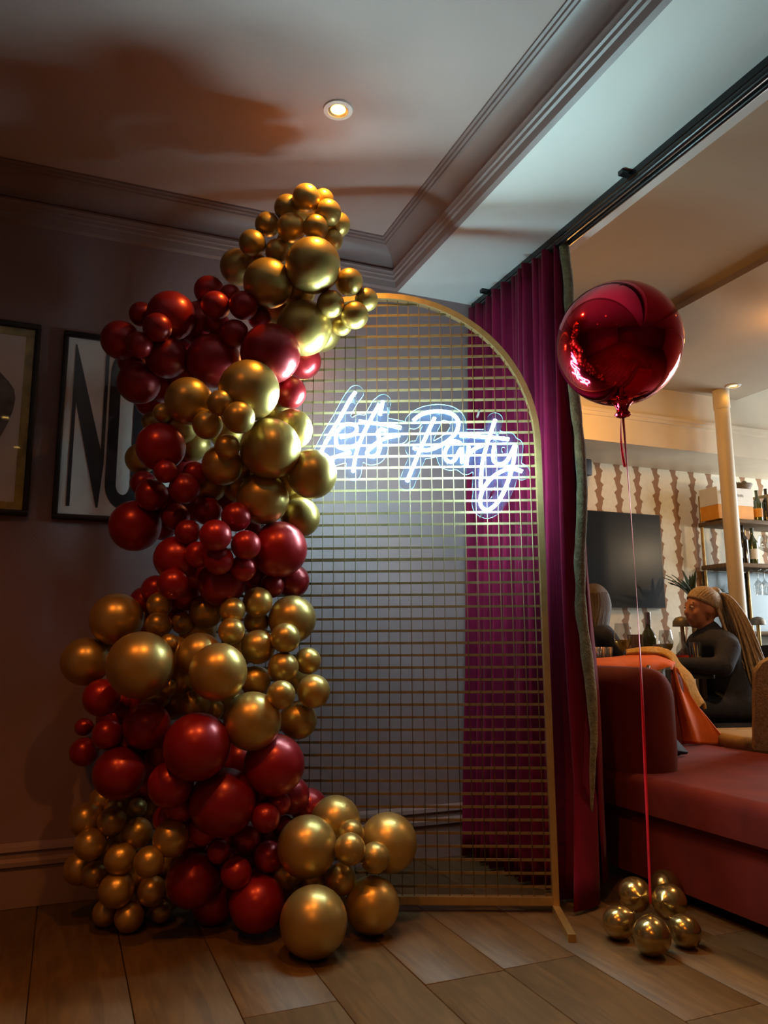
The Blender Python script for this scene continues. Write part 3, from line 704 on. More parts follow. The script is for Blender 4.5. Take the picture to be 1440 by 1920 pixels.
flat('ink_wash', [[(-.46, 1.42), (-.27, 1.42), (-.30, 1.55), (-.36, 1.60), (-.43, 1.55)]], pb_, M['smudge'])

# wall lamp half hidden behind the balloons
lx = on(557, 691, 1, YW-.06)
wl = thing('wall_lamp', 'small brass wall lamp glowing behind the red balloons', 'lamp', (lx[0], YW, lx[2]))
keep(MB().lathe([(.045, 0), (.045, .012), (.02, .02)], (lx[0], YW-.021, lx[2]-.02), 20, axis='y').build('wall_plate', M['brass'], smooth=30), wl)
keep(MB().lathe([(.020, -.05), (.040, -.045), (.040, .050), (.036, .052)], (lx[0], YW-.075, lx[2]), 24).build('ribbed_shade', M['lampglow'], smooth=30), wl)
for k in range(12):
    a = 2*PI*k/12; c_, s_ = .042*math.cos(a), .042*math.sin(a)
    keep(MB().tube([(lx[0]+c_, YW-.075+s_, lx[2]-.05), (lx[0]+c_, YW-.075+s_, lx[2]+.052)], .0025, 5).build('rib', M['brass']), wl)
l_ = bpy.data.lights.new('wall_lamp_glow', 'POINT'); l_.energy = 1.6; l_.color = (1, .42, .12); l_.shadow_soft_size = .04; lo_ = bpy.data.objects.new('wall_lamp_glow', l_); COL.objects.link(lo_); lo_.location = (lx[0], YW-.14, lx[2]+.02); keep(lo_, wl)
keep(MB().box((lx[0]-.008, YW-.06, lx[2]-.06), (lx[0]+.008, YW-.005, lx[2]-.045)).build('arm', M['brass']), wl)

# ================================================================== ceiling spots
def downlight(x, y, label, power=DOWN_W, ang=105, z=ZC, col=WARM):
    t = thing('downlight', label, 'downlight', (x, y, z))
    keep(MB().lathe([(.052, -.0005), (.050, -.006), (.036, -.008), (.034, -.002), (.034, -.0005)], (x, y, z), 32, cap=False).build('ring', M['whitering'], smooth=40), t)
    keep(MB().lathe([(.034, -.003), (.024, -.0006)], (x, y, z), 28, cap=False).build('reflector', M['reflector'], smooth=True), t)
    keep(MB().lathe([(.026, -.0016), (.020, -.0022), (.001, -.0024)], (x, y, z), 24).build('bulb', M['bulb'], smooth=True), t)
    l = bpy.data.lights.new('downlight_beam', 'SPOT'); l.energy = power; l.color = col; l.spot_size = math.radians(ang); l.spot_blend = .5; l.shadow_soft_size = .025
    lo = bpy.data.objects.new('downlight_beam', l); COL.objects.link(lo); lo.location = (x, y, z-.012); keep(lo, t); return t
downlight(.761, 2.263, 'round white ceiling spot shining warm yellow above the balloons', DOWN_W)
downlight(-.546, -.529, 'round white ceiling spot reflected in the picture glass', 70, 122, col=FILL)
downlight(-.514, -1.54, 'round white ceiling spot furthest behind the viewer', 55, 122, col=FILL)
downlight(-.53, 1.33, 'round white ceiling spot over the left part of the floor', 40, 118, col=FILL)
downlight(.45, 1.25, 'round white ceiling spot above the viewer', 52, 96, col=(1, .36, .05))

def bar_spot(x, y, label, power):
    t = downlight(x, y, label, power, 150, ZB); return t
downlight(3.15, 1.9, 'added unseen ceiling spot brightening the velvet sofa seat', 85, 96, ZB, (1, .5, .2))  # extra spot outside the frame, added to light the sofa seat
bar_spot(4.35, 3.99, 'small square looking ceiling spot by the cream column', .8)
# ================================================================== sofa with jacket
ZSEAT = .40
sofa = thing('velvet_sofa', 'rust red velvet sofa with rounded back beside the curtain', 'sofa', (2.4, 2.3, 0))
def rounded_slab(outline, z0, z1, rnd, n=5):
    """outline CCW polygon, rounded upper edge"""
    m = MB(); cx = sum(p[0] for p in outline)/len(outline); cy = sum(p[1] for p in outline)/len(outline); k = len(outline)
    def off(d):
        P = []
        for i in range(k):
            a, b, c = Vector(outline[i-1]), Vector(outline[i]), Vector(outline[(i+1)%k])
            t = ((b-a).normalized()+(c-b).normalized()).normalized(); nn = Vector((t.y, -t.x)); P.append(b-nn*d)
        return P
    lev = [(0, z0)]
    for i in range(n+1): a = PI/2*i/n; lev.append((rnd*(1-math.cos(a)), z1-rnd+rnd*math.sin(a)))
    vs = []
    for d, z in lev: vs += [(p.x, p.y, z) for p in off(d)]
    fs = [(i*k+j, i*k+(j+1)%k, (i+1)*k+(j+1)%k, (i+1)*k+j) for i in range(len(lev)-1) for j in range(k)]
    fs += [tuple(range(k))[::-1], tuple((len(lev)-1)*k+j for j in range(k))]
    return m.add(vs, fs)
def rrect(x0, y0, x1, y1, r_, n=8):
    P = []
    for cx, cy, a0 in ((x1-r_, y0+r_, -PI/2), (x1-r_, y1-r_, 0), (x0+r_, y1-r_, PI/2), (x0+r_, y0+r_, PI)):
        for i in range(n+1): a = a0+PI/2*i/n; P.append((cx+r_*math.cos(a), cy+r_*math.sin(a)))
    return P
keep(rounded_slab(rrect(1.985, 1.02, 2.87, 3.10, .10), .045, .275, .01).build('sofa_base', M['velvet'], smooth=40), sofa)
keep(rounded_slab(rrect(1.955, 1.00, 2.90, 3.12, .12), .277, ZSEAT, .045).build('seat_cushion', M['velvet'], smooth=40), sofa)
for x, y in ((2.05, 1.1), (2.8, 1.1), (2.05, 3.0), (2.8, 3.0)): keep(MB().lathe([(.02, 0), (.026, .045)], (x, y, 0), 14).build('leg', M['darkwood'], smooth=40), sofa)
cl_ = [(2.10, 2.47), (2.10, 2.62), (2.10, 2.78)]+[(2.42-.32*math.cos(PI/2*i/8), 2.78+.32*math.sin(PI/2*i/8)) for i in range(1, 9)]+[(2.62, 3.10), (2.74, 3.10)]
prof = []
hw, zt_, zb_ = .125, .785, ZSEAT-.03
for i in range(13): a = -PI/2+PI*i/12; prof.append((hw*math.sin(a)*(1), zt_-.12+.12*math.cos(a)))
prof = [(-hw*.92, zb_), (-hw, zb_+.1)]+prof+[(hw, zb_+.1), (hw*.92, zb_)]
path = []; k = len(cl_)
ends = [(0, .25), (0, .62), (0, .88)]
def addp(p, t, sc, lift=0):
    path.append((Vector((p.x, p.y, 0)), Vector((t.y, -t.x, 0))*sc, sc, lift))
P2 = [Vector(p) for p in cl_]
rowsv = []
def ring(p, t, sc):
    nn = Vector((t.y, -t.x)); return [(p.x+nn.x*a*sc, p.y+nn.y*a*sc, zb_+(b-zb_)*(1 if sc >= .99 else (.86+.14*sc**.7))) for a, b in prof]
t0 = (P2[1]-P2[0]).normalized(); t1 = (P2[-1]-P2[-2]).normalized()
for dd_, sc in ((-.085, .08), (-.080, .38), (-.062, .66), (-.035, .87)): rowsv.append(ring(P2[0]+t0*dd_, t0, sc))
for i in range(k): rowsv.append(ring(P2[i], (P2[min(i+1, k-1)]-P2[max(i-1, 0)]).normalized(), 1))
for dd_, sc in ((.035, .87), (.062, .66), (.080, .38), (.085, .08)): rowsv.append(ring(P2[-1]+t1*dd_, t1, sc))
m = MB(); n = len(prof)
m.add([v for r_ in rowsv for v in r_], [(i*n+j, i*n+(j+1)%n, (i+1)*n+(j+1)%n, (i+1)*n+j) for i in range(len(rowsv)-1) for j in range(n)]+[tuple(range(n))[::-1], tuple((len(rowsv)-1)*n+j for j in range(n))])
keep(m.build('backrest', M['velvet'], smooth=60), sofa)
jac = thing('draped_jacket', 'orange lined jacket with mustard fleece draped over the sofa back', 'jacket', tuple(on(1280, 1390, 1, 2.98)))
def drape(cols, thick=.007, sub=5):
    """cols: list of columns of (px,py,Y); smooth interpolation to a cloth grid"""
    A = np.array([[on(x, y, 1, Y) for x, y, Y in c] for c in cols])
    def up(A, ax, s):
        n_ = A.shape[ax]; t = np.linspace(0, n_-1, (n_-1)*s+1); i = np.minimum(t.astype(int), n_-2); fr = t-i
        g = lambda k: np.take(A, np.clip(k, 0, n_-1), axis=ax); sh = [1]*A.ndim; sh[ax] = len(t); fr = fr.reshape(sh)
        p0, p1, p2, p3 = g(i-1), g(i), g(i+1), g(i+2)
        return .5*(2*p1+(p2-p0)*fr+(2*p0-5*p1+4*p2-p3)*fr**2+(3*p1-p0-3*p2+p3)*fr**3)
    A = up(up(A, 0, sub), 1, sub)
    A[..., 1] += .008*np.sin(np.arange(A.shape[0])[:, None]*.9+np.arange(A.shape[1])[None]*.12)
    return MB().grid([[tuple(p) for p in r_] for r_ in A], thick=thick)
keep(drape([[(1100,1236,3.16),(1100,1246,3.00),(1102,1262,2.99)],[(1150,1231,3.16),(1150,1244,3.00),(1152,1262,2.98)],[(1200,1226,3.16),(1200,1243,3.00),(1203,1264,2.97)],[(1240,1228,3.15),(1240,1240,3.00),(1243,1256,2.97)],[(1268,1240,3.13),(1264,1247,3.00),(1262,1256,2.98)]]).build('lining', M['orange'], smooth=True), jac)
keep(drape([[(1256,1240,3.02),(1261,1290,2.99),(1270,1345,2.98),(1284,1395,2.97)],[(1262,1246,3.00),(1274,1292,2.96),(1292,1345,2.95),(1312,1396,2.95)],[(1267,1251,3.02),(1287,1298,3.00),(1314,1345,2.99),(1340,1398,2.97)],[(1271,1256,3.02),(1298,1306,2.99),(1333,1352,2.97),(1372,1400,2.93)]]).build('hanging_front', M['orange'], smooth=True), jac)
keep(drape([[(1172,1230,3.16),(1176,1224,3.19),(1180,1230,3.24)],[(1210,1227,3.14),(1212,1218,3.18),(1215,1226,3.24)],[(1245,1232,3.12),(1248,1222,3.16),(1252,1230,3.22)],[(1262,1256,3.06),(1272,1247,3.10),(1278,1254,3.15)],[(1282,1292,3.03),(1295,1279,3.06),(1300,1287,3.11)],[(1303,1334,3.02),(1314,1320,3.04),(1317,1330,3.09)]], .016).build('fleece_edge', M['yellow'], smooth=True), jac)
bag = thing('handbag', 'dark slate handbag hanging under the orange jacket on the sofa', 'bag', tuple(on(1240, 1320, 1, 2.93)))
keep(drape([[(1216,1264,2.965),(1224,1290,2.95),(1236,1318,2.93)],[(1236,1256,2.955),(1242,1290,2.92),(1248,1330,2.91)],[(1258,1250,2.955),(1258,1290,2.93),(1256,1326,2.92)]], .03).build('bag_body', M['navyplastic'], smooth=True), bag)
keep(MB().tube([tuple(on(1202, 1252, 1, 2.955)), tuple(on(1207, 1260, 1, 2.95)), tuple(on(1214, 1256, 1, 2.95)), tuple(on(1216, 1248, 1, 2.955))], .008, 8).build('bag_handle', M['navyplastic'], smooth=True), bag)
sc_ = [[tuple(on(1252, 1370, 2, ZSEAT+.13)), tuple(on(1266, 1388, 2, ZSEAT+.06)), tuple(on(1286, 1412, 2, ZSEAT+.012))], [tuple(on(1248, 1392, 2, ZSEAT+.08)), tuple(on(1262, 1405, 2, ZSEAT+.03)), tuple(on(1288, 1414, 2, ZSEAT+.010))], [tuple(on(1246, 1414, 2, ZSEAT+.012)), tuple(on(1264, 1415, 2, ZSEAT+.010)), tuple(on(1280, 1415, 2, ZSEAT+.008))]]
o = MB().grid(sc_, thick=.012).build('folded_scarf', M['navy'], smooth=True); tag(o, 'dark folded scarf lying on the sofa seat below the jacket', 'scarf')

# ================================================================== column
cx, cy = 4.36, 4.12
colm = thing('column', 'slim round cream column rising to the bar ceiling', 'column', (cx, cy, 0))
keep(MB().lathe([(.056, .1), (.053, 2.56)], (cx, cy, 0), 32).build('shaft', M['cream'], smooth=40), colm)
keep(MB().lathe([(.085, 0), (.085, .06), (.06, .1)], (cx, cy, 0), 32).build('base', M['cream'], smooth=40), colm)
keep(MB().lathe([(.056, 2.56), (.058, 2.57), (.058, ZB)], (cx, cy, 0), 32).build('collar', M['cream'], smooth=40), colm)

# ================================================================== bar fittings on the far wall
tv = thing('television', 'large dark wall television over the far dining table', 'television', (3.62, YFW, 1.14))
keep(MB().box((2.98, YFW-.05, 1.142), (4.285, YFW-.001, 1.868)).build('casing', M['black']), tv)
keep(MB().box((2.988, YFW-.053, 1.152), (4.277, YFW-.050, 1.860)).build('screen', M['screen']), tv)
sp = on(1090, 878, 1, 4.66)
spk = thing('wall_speaker', 'small dark navy wall speaker high beside the curtain edge', 'speaker', (sp[0], YFW, sp[2]-.08))
keep(rbox('cabinet', (sp[0]-.12, 4.60, sp[2]-.062), (sp[0]+.055, 4.74, sp[2]+.062), M['navyplastic'], bev=.008), spk)
keep(MB().box((sp[0]-.04, 4.74, sp[2]-.02), (sp[0]+.0, YFW, sp[2]+.02)).build('bracket', M['black']), spk)
# brass shelf unit
SHX0, SHX1, SHY0, SHY1 = 4.70, 5.95, 4.47, 4.78
sh = thing('bar_shelf', 'brass framed bar shelf with weathered boards on the far wall', 'shelf', (5.3, 4.62, 0))
for x in (SHX0+.02, 5.17, SHX1-.02):
    for y in (SHY0+.02, SHY1-.02): keep(MB().tube([(x, y, .0), (x, y, 2.05)], .013, 10).build('post', M['brassold'], smooth=40), sh)
for z in (.96, 1.485, 1.83): keep(rbox('shelf_board', (SHX0, SHY0, z-.035), (SHX1, SHY1, z), M['shelfwood'], bev=.004, seg=1), sh)
for x in (SHX0+.02, 5.17, SHX1-.02): keep(MB().box((x-.012, SHY0+.02, 2.03), (x+.012, SHY1-.02, 2.05)).build('cross_bar', M['brassold']), sh)
keep(MB().box((SHX0, SHY1-.012, .96), (SHX1, SHY1-.004, 1.44)).build('mirror_back', M['mirror']), sh)
ct = thing('back_counter', 'dark wooden bar counter under the brass shelf', 'counter', (5.5, 4.3, 0))
keep(rbox('counter_body', (4.95, 4.05, 0), (6.3, 4.44, .80), M['darkwood'], bev=.005, seg=1), ct)
keep(rbox('counter_top', (4.93, 4.03, .80), (6.32, 4.455, .84), M['tabletop'], bev=.006), ct)
bx0, bx1 = on(1346, 940, 1, 4.52)[0], on(1411, 940, 1, 4.52)[0]
cb = thing('wine_carton', 'white over orange champagne carton on the top shelf', 'carton', ((bx0+bx1)/2, 4.62, 1.83))
keep(MB().box((bx0, 4.52, 1.832), (bx1, 4.70, 1.945)).build('lower_box', M['orangebox']), cb)
keep(MB().box((bx0-.004, 4.517, 1.945), (bx1+.004, 4.703, 2.085)).build('lid', M['whitebox']), cb)
mm = MB()
for k in range(9): 
    xx = (bx0+bx1)/2-.01+k*.011; mm.box((xx, 4.5155, 2.015+.002*math.sin(k*3)), (xx+.006, 4.5172, 2.035+.003*math.cos(k*2)))
keep(mm.build('print', M['greyink'], fix=False), cb)
def bottle(name, p, h, rr, mat, label, group=None, lab=M['label'], lab2=None, cap=None):
    t = thing(name, label, 'bottle', tuple(p), group)
    pr = [(rr*.9, 0), (rr, .01*h), (rr, .56*h), (rr*.86, .64*h), (rr*.42, .74*h), (rr*.34, .80*h), (rr*.34, .96*h), (rr*.40, .965*h), (rr*.40, h), (rr*.3, h)]
    MB().lathe(pr, (0,0,0), 20).build('glass_body', mat, t, smooth=40)
    if lab: MB().lathe([(rr*1.02, .14*h), (rr*1.02, .42*h)], (0,0,0), 20, cap=False).build('label_paper', lab, t, smooth=40)
    if cap: MB().lathe([(rr*.42, .80*h), (rr*.43, 1.005*h), (.001, 1.006*h)], (0,0,0), 16, cap=False).build('neck_foil', cap, t, smooth=40)
    return t
for (x, h, rr, mt, lb) in ((1383, .30, .040, M['darkglass'], 'dark bottle with white label nearest the cream column'), (1396, .32, .040, M['darkglass'], 'tall dark bottle without label on the middle bar shelf'), (1414, .29, .040, M['bottleglass'], 'olive green bottle with white label on the middle shelf')):
    p = on(x, 1052, 1, 4.56); bottle('wine_bottle', (p[0], 4.56, 1.486), h, rr, mt, lb, 'bottles on the middle bar shelf', lab=None if 'without' in lb else M['label'])
p = on(1420, 970, 1, 4.56); bottle('wine_bottle', (p[0]+.01, 4.56, 1.831), .26, .036, M['bottleglass'], 'green bottle with orange label beside the champagne carton', lab=M['orangebox'])
p = on(1436, 970, 1, 4.56); bottle('wine_bottle', (p[0]+.02, 4.56, 1.831), .28, .036, M['darkglass'], 'dark bottle at the right edge of the top shelf', lab=None)
def wineglass(name, p, h, rb, label, wine=False, group=None):
    t = thing(name, label, 'glass', tuple(p), group)
    pr = [(rb*.85, 0), (rb*.82, .004), (.006, .010), (.0045, .40*h), (rb*.45, .46*h), (rb*.9, .58*h), (rb, .70*h), (rb*.92, .85*h), (rb*.78, h)]
    MB().lathe(pr, (0,0,0), 24, cap=False).build('bowl', M['glass'], t, smooth=True)
    if wine: MB().lathe([(.002, .44*h), (rb*.42, .465*h), (rb*.84, .57*h), (rb*.93, .66*h), (.002, .66*h)], (0,0,0), 24, cap=False).build('wine', M['wine'], t, smooth=40)
    return t
p = on(1434, 1052, 1, 4.56); wineglass('decanter_glass', (p[0]+.03, 4.55, 1.486), .24, .075, 'wide crystal glass catching light on the middle shelf')
for k, x in enumerate((1424, 1436)):
    p = on(x, 1075, 1, 4.56); t = wineglass('hanging_glass', (p[0], 4.58, 1.448), .20, .035, ('upside down glass hanging under the middle shelf, left one', 'upside down glass hanging under the middle shelf, right one')[k]); t.rotation_euler = (PI, 0, 0)
def ornament():
    p = on(1393, 900, 1, 4.58); t = thing('basket', 'small brown wicker basket on top of the carton', 'basket', (p[0], 4.60, 2.086))
    MB().lathe([(.06, 0), (.085, .05), (.08, .055), (.055, .008)], (0,0,0), 18, cap=False).build('weave', M['shelfwood'], t, smooth=40)
    for k in range(7): MB().sph((.05*math.cos(k*.9), .04*math.sin(k*.9), .045+.01*(k%2)), .022, n=10, m=7).build('cone', M['shelfwood'], t, smooth=True)
ornament()
# plant behind the woman
pp_ = on(1298, 1105, 1, 4.52); plant = thing('spiky_plant', 'dark spiky potted plant behind the blonde woman', 'plant', (pp_[0], 4.52, 0))
MB().lathe([(.10, 0), (.14, .30), (.13, .30), (.12, .26), (.001, .26)], (0,0,0), 22, cap=False).build('pot', M['darkwood'], plant, smooth=40)
MB().lathe([(.125, .24), (.001, .262)], (0,0,0), 22, cap=False).build('soil', M['dark'], plant)
MB().tube([(0,0,.25),(.01,0,.7),(0,.01,1.22)], [.03,.025,.02], 8).build('stem', M['shelfwood'], plant, smooth=True)
for k in range(26):
    a = k*2.4; el = .25+1.15*((k*.618)%1); L = .27+.10*random.random(); m = MB(); rows = []
    for i in range(6):
        t = i/5; e2 = el-.5*t*t; x = L*t*math.cos(el)*1.0; zz = 1.20+L*t*math.sin(el)-.10*t*t
        w_ = .017*(1-t)**.6+.001; dx, dy = math.cos(a), math.sin(a)
        rows.append([(x*dx-w_*dy, x*dy+w_*dx, zz), (x*dx, x*dy, zz-.004), (x*dx+w_*dy, x*dy-w_*dx, zz)])
    m.grid(rows, thick=.0015).build('leaf', M['leaf'], plant, smooth=True)

# ================================================================== dining table with glassware
ZT = .72
tab = thing('dining_table', 'black lacquered dining table laid with drinks beyond the sofa', 'table', (3.10, 3.62, 0))
ta = math.atan2(-R[1], R[0])*-1
def trect(x0, y0, x1, y1, r_): return [(p[0], p[1]) for p in rrect(x0, y0, x1, y1, r_)]
o = rounded_slab(trect(-.50, -.27, .29, .30, .04), ZT-.035, ZT, .006, 2).build('table_top', M['tabletop'], tab, smooth=40)
for x, y in ((-.44, -.21), (.23, -.21), (-.44, .24), (.23, .24)): MB().tube([(x, y, 0), (x, y, ZT-.035)], .022, 10).build('leg', M['darkwood'], tab, smooth=40)
tab.rotation_euler = (0, 0, -YAW)
Tx = np.array([math.cos(-YAW), math.sin(-YAW), 0]); Ty = np.array([math.sin(YAW), math.cos(YAW), 0])
def onT(x, y, back=0.): 
    p = on(x, y, 2, ZT); return np.array([p[0], p[1], ZT+.0005])
def tpos(x, fwd):     # pixel column x, distance fwd from table's near edge
    o_ = np.array([3.10, 3.62, ZT+.0005]) + Ty*(-.27+fwd)
    d = ray(x, 1240); k = ((o_-C)@np.array([Ty[0], Ty[1], 0]))/(d@np.array([Ty[0], Ty[1], 0])); p = C+d*k; return np.array([p[0], p[1], ZT+.0005])
wineglass('wine_glass', tpos(1170, .06), .265, .048, 'large wine glass with white wine beside the ribbon', True, 'wine glasses on the table')
wineglass('wine_glass', tpos(1251, .33), .23, .042, 'wine glass tilted behind the steel cup on the table', True, 'wine glasses on the table')
bottle('wine_bottle', tpos(1219, .12), .325, .039, M['bottleglass'], 'green wine bottle with pale foil neck on the dining table', lab=None, cap=M['silver'])
t = thing('wine_cooler', 'ribbed copper wine cooler behind the green bottle', 'cooler', tuple(tpos(1203, .26)))
MB().lathe([(.055, 0), (.062, .02), (.068, .20), (.072, .205), (.064, .205), (.058, .02)], (0,0,0), 30, cap=False).build('cooler_body', M['copper'], t, smooth=30)
for k in range(16): a = 2*PI*k/16; MB().tube([(.060*math.cos(a), .060*math.sin(a), .01), (.068*math.cos(a), .068*math.sin(a), .20)], .004, 5).build('rib', M['copper'], t)
t = thing('steel_cup', 'tall brushed steel cup right of the green bottle', 'cup', tuple(tpos(1238, .07)))
MB().lathe([(.034, 0), (.038, .15), (.035, .15), (.031, .01)], (0,0,0), 24, cap=False).build('cup_wall', M['silver'], t, smooth=40)
bottle('soda_bottle', tpos(1281, .05), .215, .032, M['glass'], 'clear glass soda bottle with red label on the table', lab=M['redlabel'])
t = thing('tumbler', 'tall clear highball glass beside the soda bottle', 'glass', tuple(tpos(1306, .04)))
MB().lathe([(.028, 0), (.033, .16), (.031, .16), (.027, .012), (.001, .012)], (0,0,0), 24, cap=False).build('glass_wall', M['glass'], t, smooth=40)
MB().lathe([(.026, .013), (.0285, .085), (.001, .085)], (0,0,0), 20, cap=False).build('drink', M['wine'], t, smooth=40)
for k in range(3): MB().box((-.012+.008*k-.008, -.01+.006*k, .06+.03*k), (.008+.008*k-.008, .012+.006*k, .08+.03*k)).build('ice_cube', M['glass'], t)
def table_lamp(p, label, h=.30):
    t = thing('table_lamp', label, 'lamp', tuple(p))
    MB().lathe([(.045, 0), (.045, .008), (.012, .014)], (0,0,0), 24).build('base', M['brass'], t, smooth=40)
    MB().tube([(0,0,.012), (0,0,h-.03)], .013, 12).build('stem', M['brass'], t, smooth=40)
    MB().lathe([(.055, h-.06), (.052, h-.03), (.035, h-.008), (.001, h)], (0,0,0), 24, cap=False).build('shade', M['lampmetal'], t, smooth=40)
    return t
table_lamp(tpos(1284, .30), 'small brass table lamp with grey dome on the dining table', .31)
table_lamp((on(1422, 1180, 1, 4.2)[0], 4.2, .8405), 'brass table lamp standing on the back counter', .22)
t = thing('ribbed_vase', 'ribbed clear glass vase near the curtain edge', 'vase', tuple(tpos(1128, .10)))
for k in range(22): a = 2*PI*k/22; MB().tube([(.05*math.cos(a), .05*math.sin(a), 0), (.058*math.cos(a), .058*math.sin(a), .135)], .006, 6).build('rib', M['copper'] if k % 3 == 0 else M['glass'], t, smooth=True)
MB().lathe([(.046, .002), (.052, .13), (.050, .13), (.044, .006), (.001, .006)], (0,0,0), 24, cap=False).build('inner_wall', M['glass'], t, smooth=40)

# ================================================================== chairs
def chair(name, label, loc, rz, fab, cush, seat_z=.45, back_h=.80, w=.46, d=.46, group=None):
    t = thing(name, label, 'chair', loc, group, rz)
    rbox('seat', (-w/2, -d/2, seat_z-.085), (w/2, d/2, seat_z), cush, t, bev=.035, seg=4)
    rows = []
    for i in range(13):
        u = i/12; a = (u-.5)*1.5
        rows.append([(math.sin(a)*w*.66, -d/2+.12-math.cos(a)*.16-.05*v_, seat_z-.04+(back_h-seat_z+.04)*v_*(1-.16*abs(2*u-1)**5)) for v_ in [j/8 for j in range(9)]])
    o = MB().grid(rows, thick=.045).build('backrest', fab, t, smooth=60)
    for x in (-1, 1):
        for y in (-1, 1): MB().tube([(x*(w/2-.05), y*(d/2-.05), seat_z-.08), (x*(w/2-.03), y*(d/2-.03), 0)], [.018, .011], 10).build('leg', M['darkwood'], t, smooth=40)
    return t
c1 = on(1405, 1385, 2, .42)
chair('woven_chair', 'tan woven dining chair with ochre seat at the right edge', (3.16, 2.90, 0), math.radians(-14), M['tan'], M['tancush'], .45, .82)

# ================================================================== people
def rot_between(d): return Vector((0,0,1)).rotation_difference(Vector(d).normalized()).to_matrix()
def blob(m, a, b, ra, rb, n=14, k=6):
    a, b = Vector(a), Vector(b)
    for i in range(k+1):
        t = i/k; m.sph(tuple(a*(1-t)+b*t), ra*(1-t)+rb*t, n=n, m=9)
def remesh(m, name, mat, parent, vox=.011, it=6):
    o = m.build(name, mat, parent, fix=False)
    md = o.modifiers.new('remesh', 'REMESH'); md.mode = 'VOXEL'; md.voxel_size = vox; md.use_smooth_shade = True
    ms = o.modifiers.new('smooth', 'SMOOTH'); ms.factor = .5; ms.iterations = it
    dg = bpy.context.evaluated_depsgraph_get(); me = bpy.data.meshes.new_from_object(o.evaluated_get(dg)); o.modifiers.clear(); old = o.data; o.data = me; bpy.data.meshes.remove(old)
    if not me.materials: me.materials.append(mat)
    me.polygons.foreach_set('use_smooth', [True]*len(me.polygons)); return o
def hand(m, wr, f, s, up):
    """palm and five bent fingers; wr wrist, f forward, s sideways (thumb side), up = back of hand"""
    wr, f, s, up = Vector(wr), Vector(f).normalized(), Vector(s).normalized(), Vector(up).normalized()
    for i in range(4):
        o = s*(.028-.019*i); blob(m, wr+o*.7, wr+f*.085+o, .014, .012, 10, 4)
        L = (.066, .074, .070, .054)[i]; k1 = wr+f*.088+o; k2 = k1+f*L*.55-up*L*.18; k3 = k2+f*L*.32-up*L*.34
        blob(m, k1, k2, .0095, .0088, 8, 4); blob(m, k2, k3, .0088, .0075, 8, 3)
    th = wr+f*.03+s*.030; t2 = th+f*.035+s*.022-up*.01; blob(m, th, t2, .012, .011, 8, 4); blob(m, t2, t2+f*.030+s*.004-up*.006, .010, .0085, 8, 3)
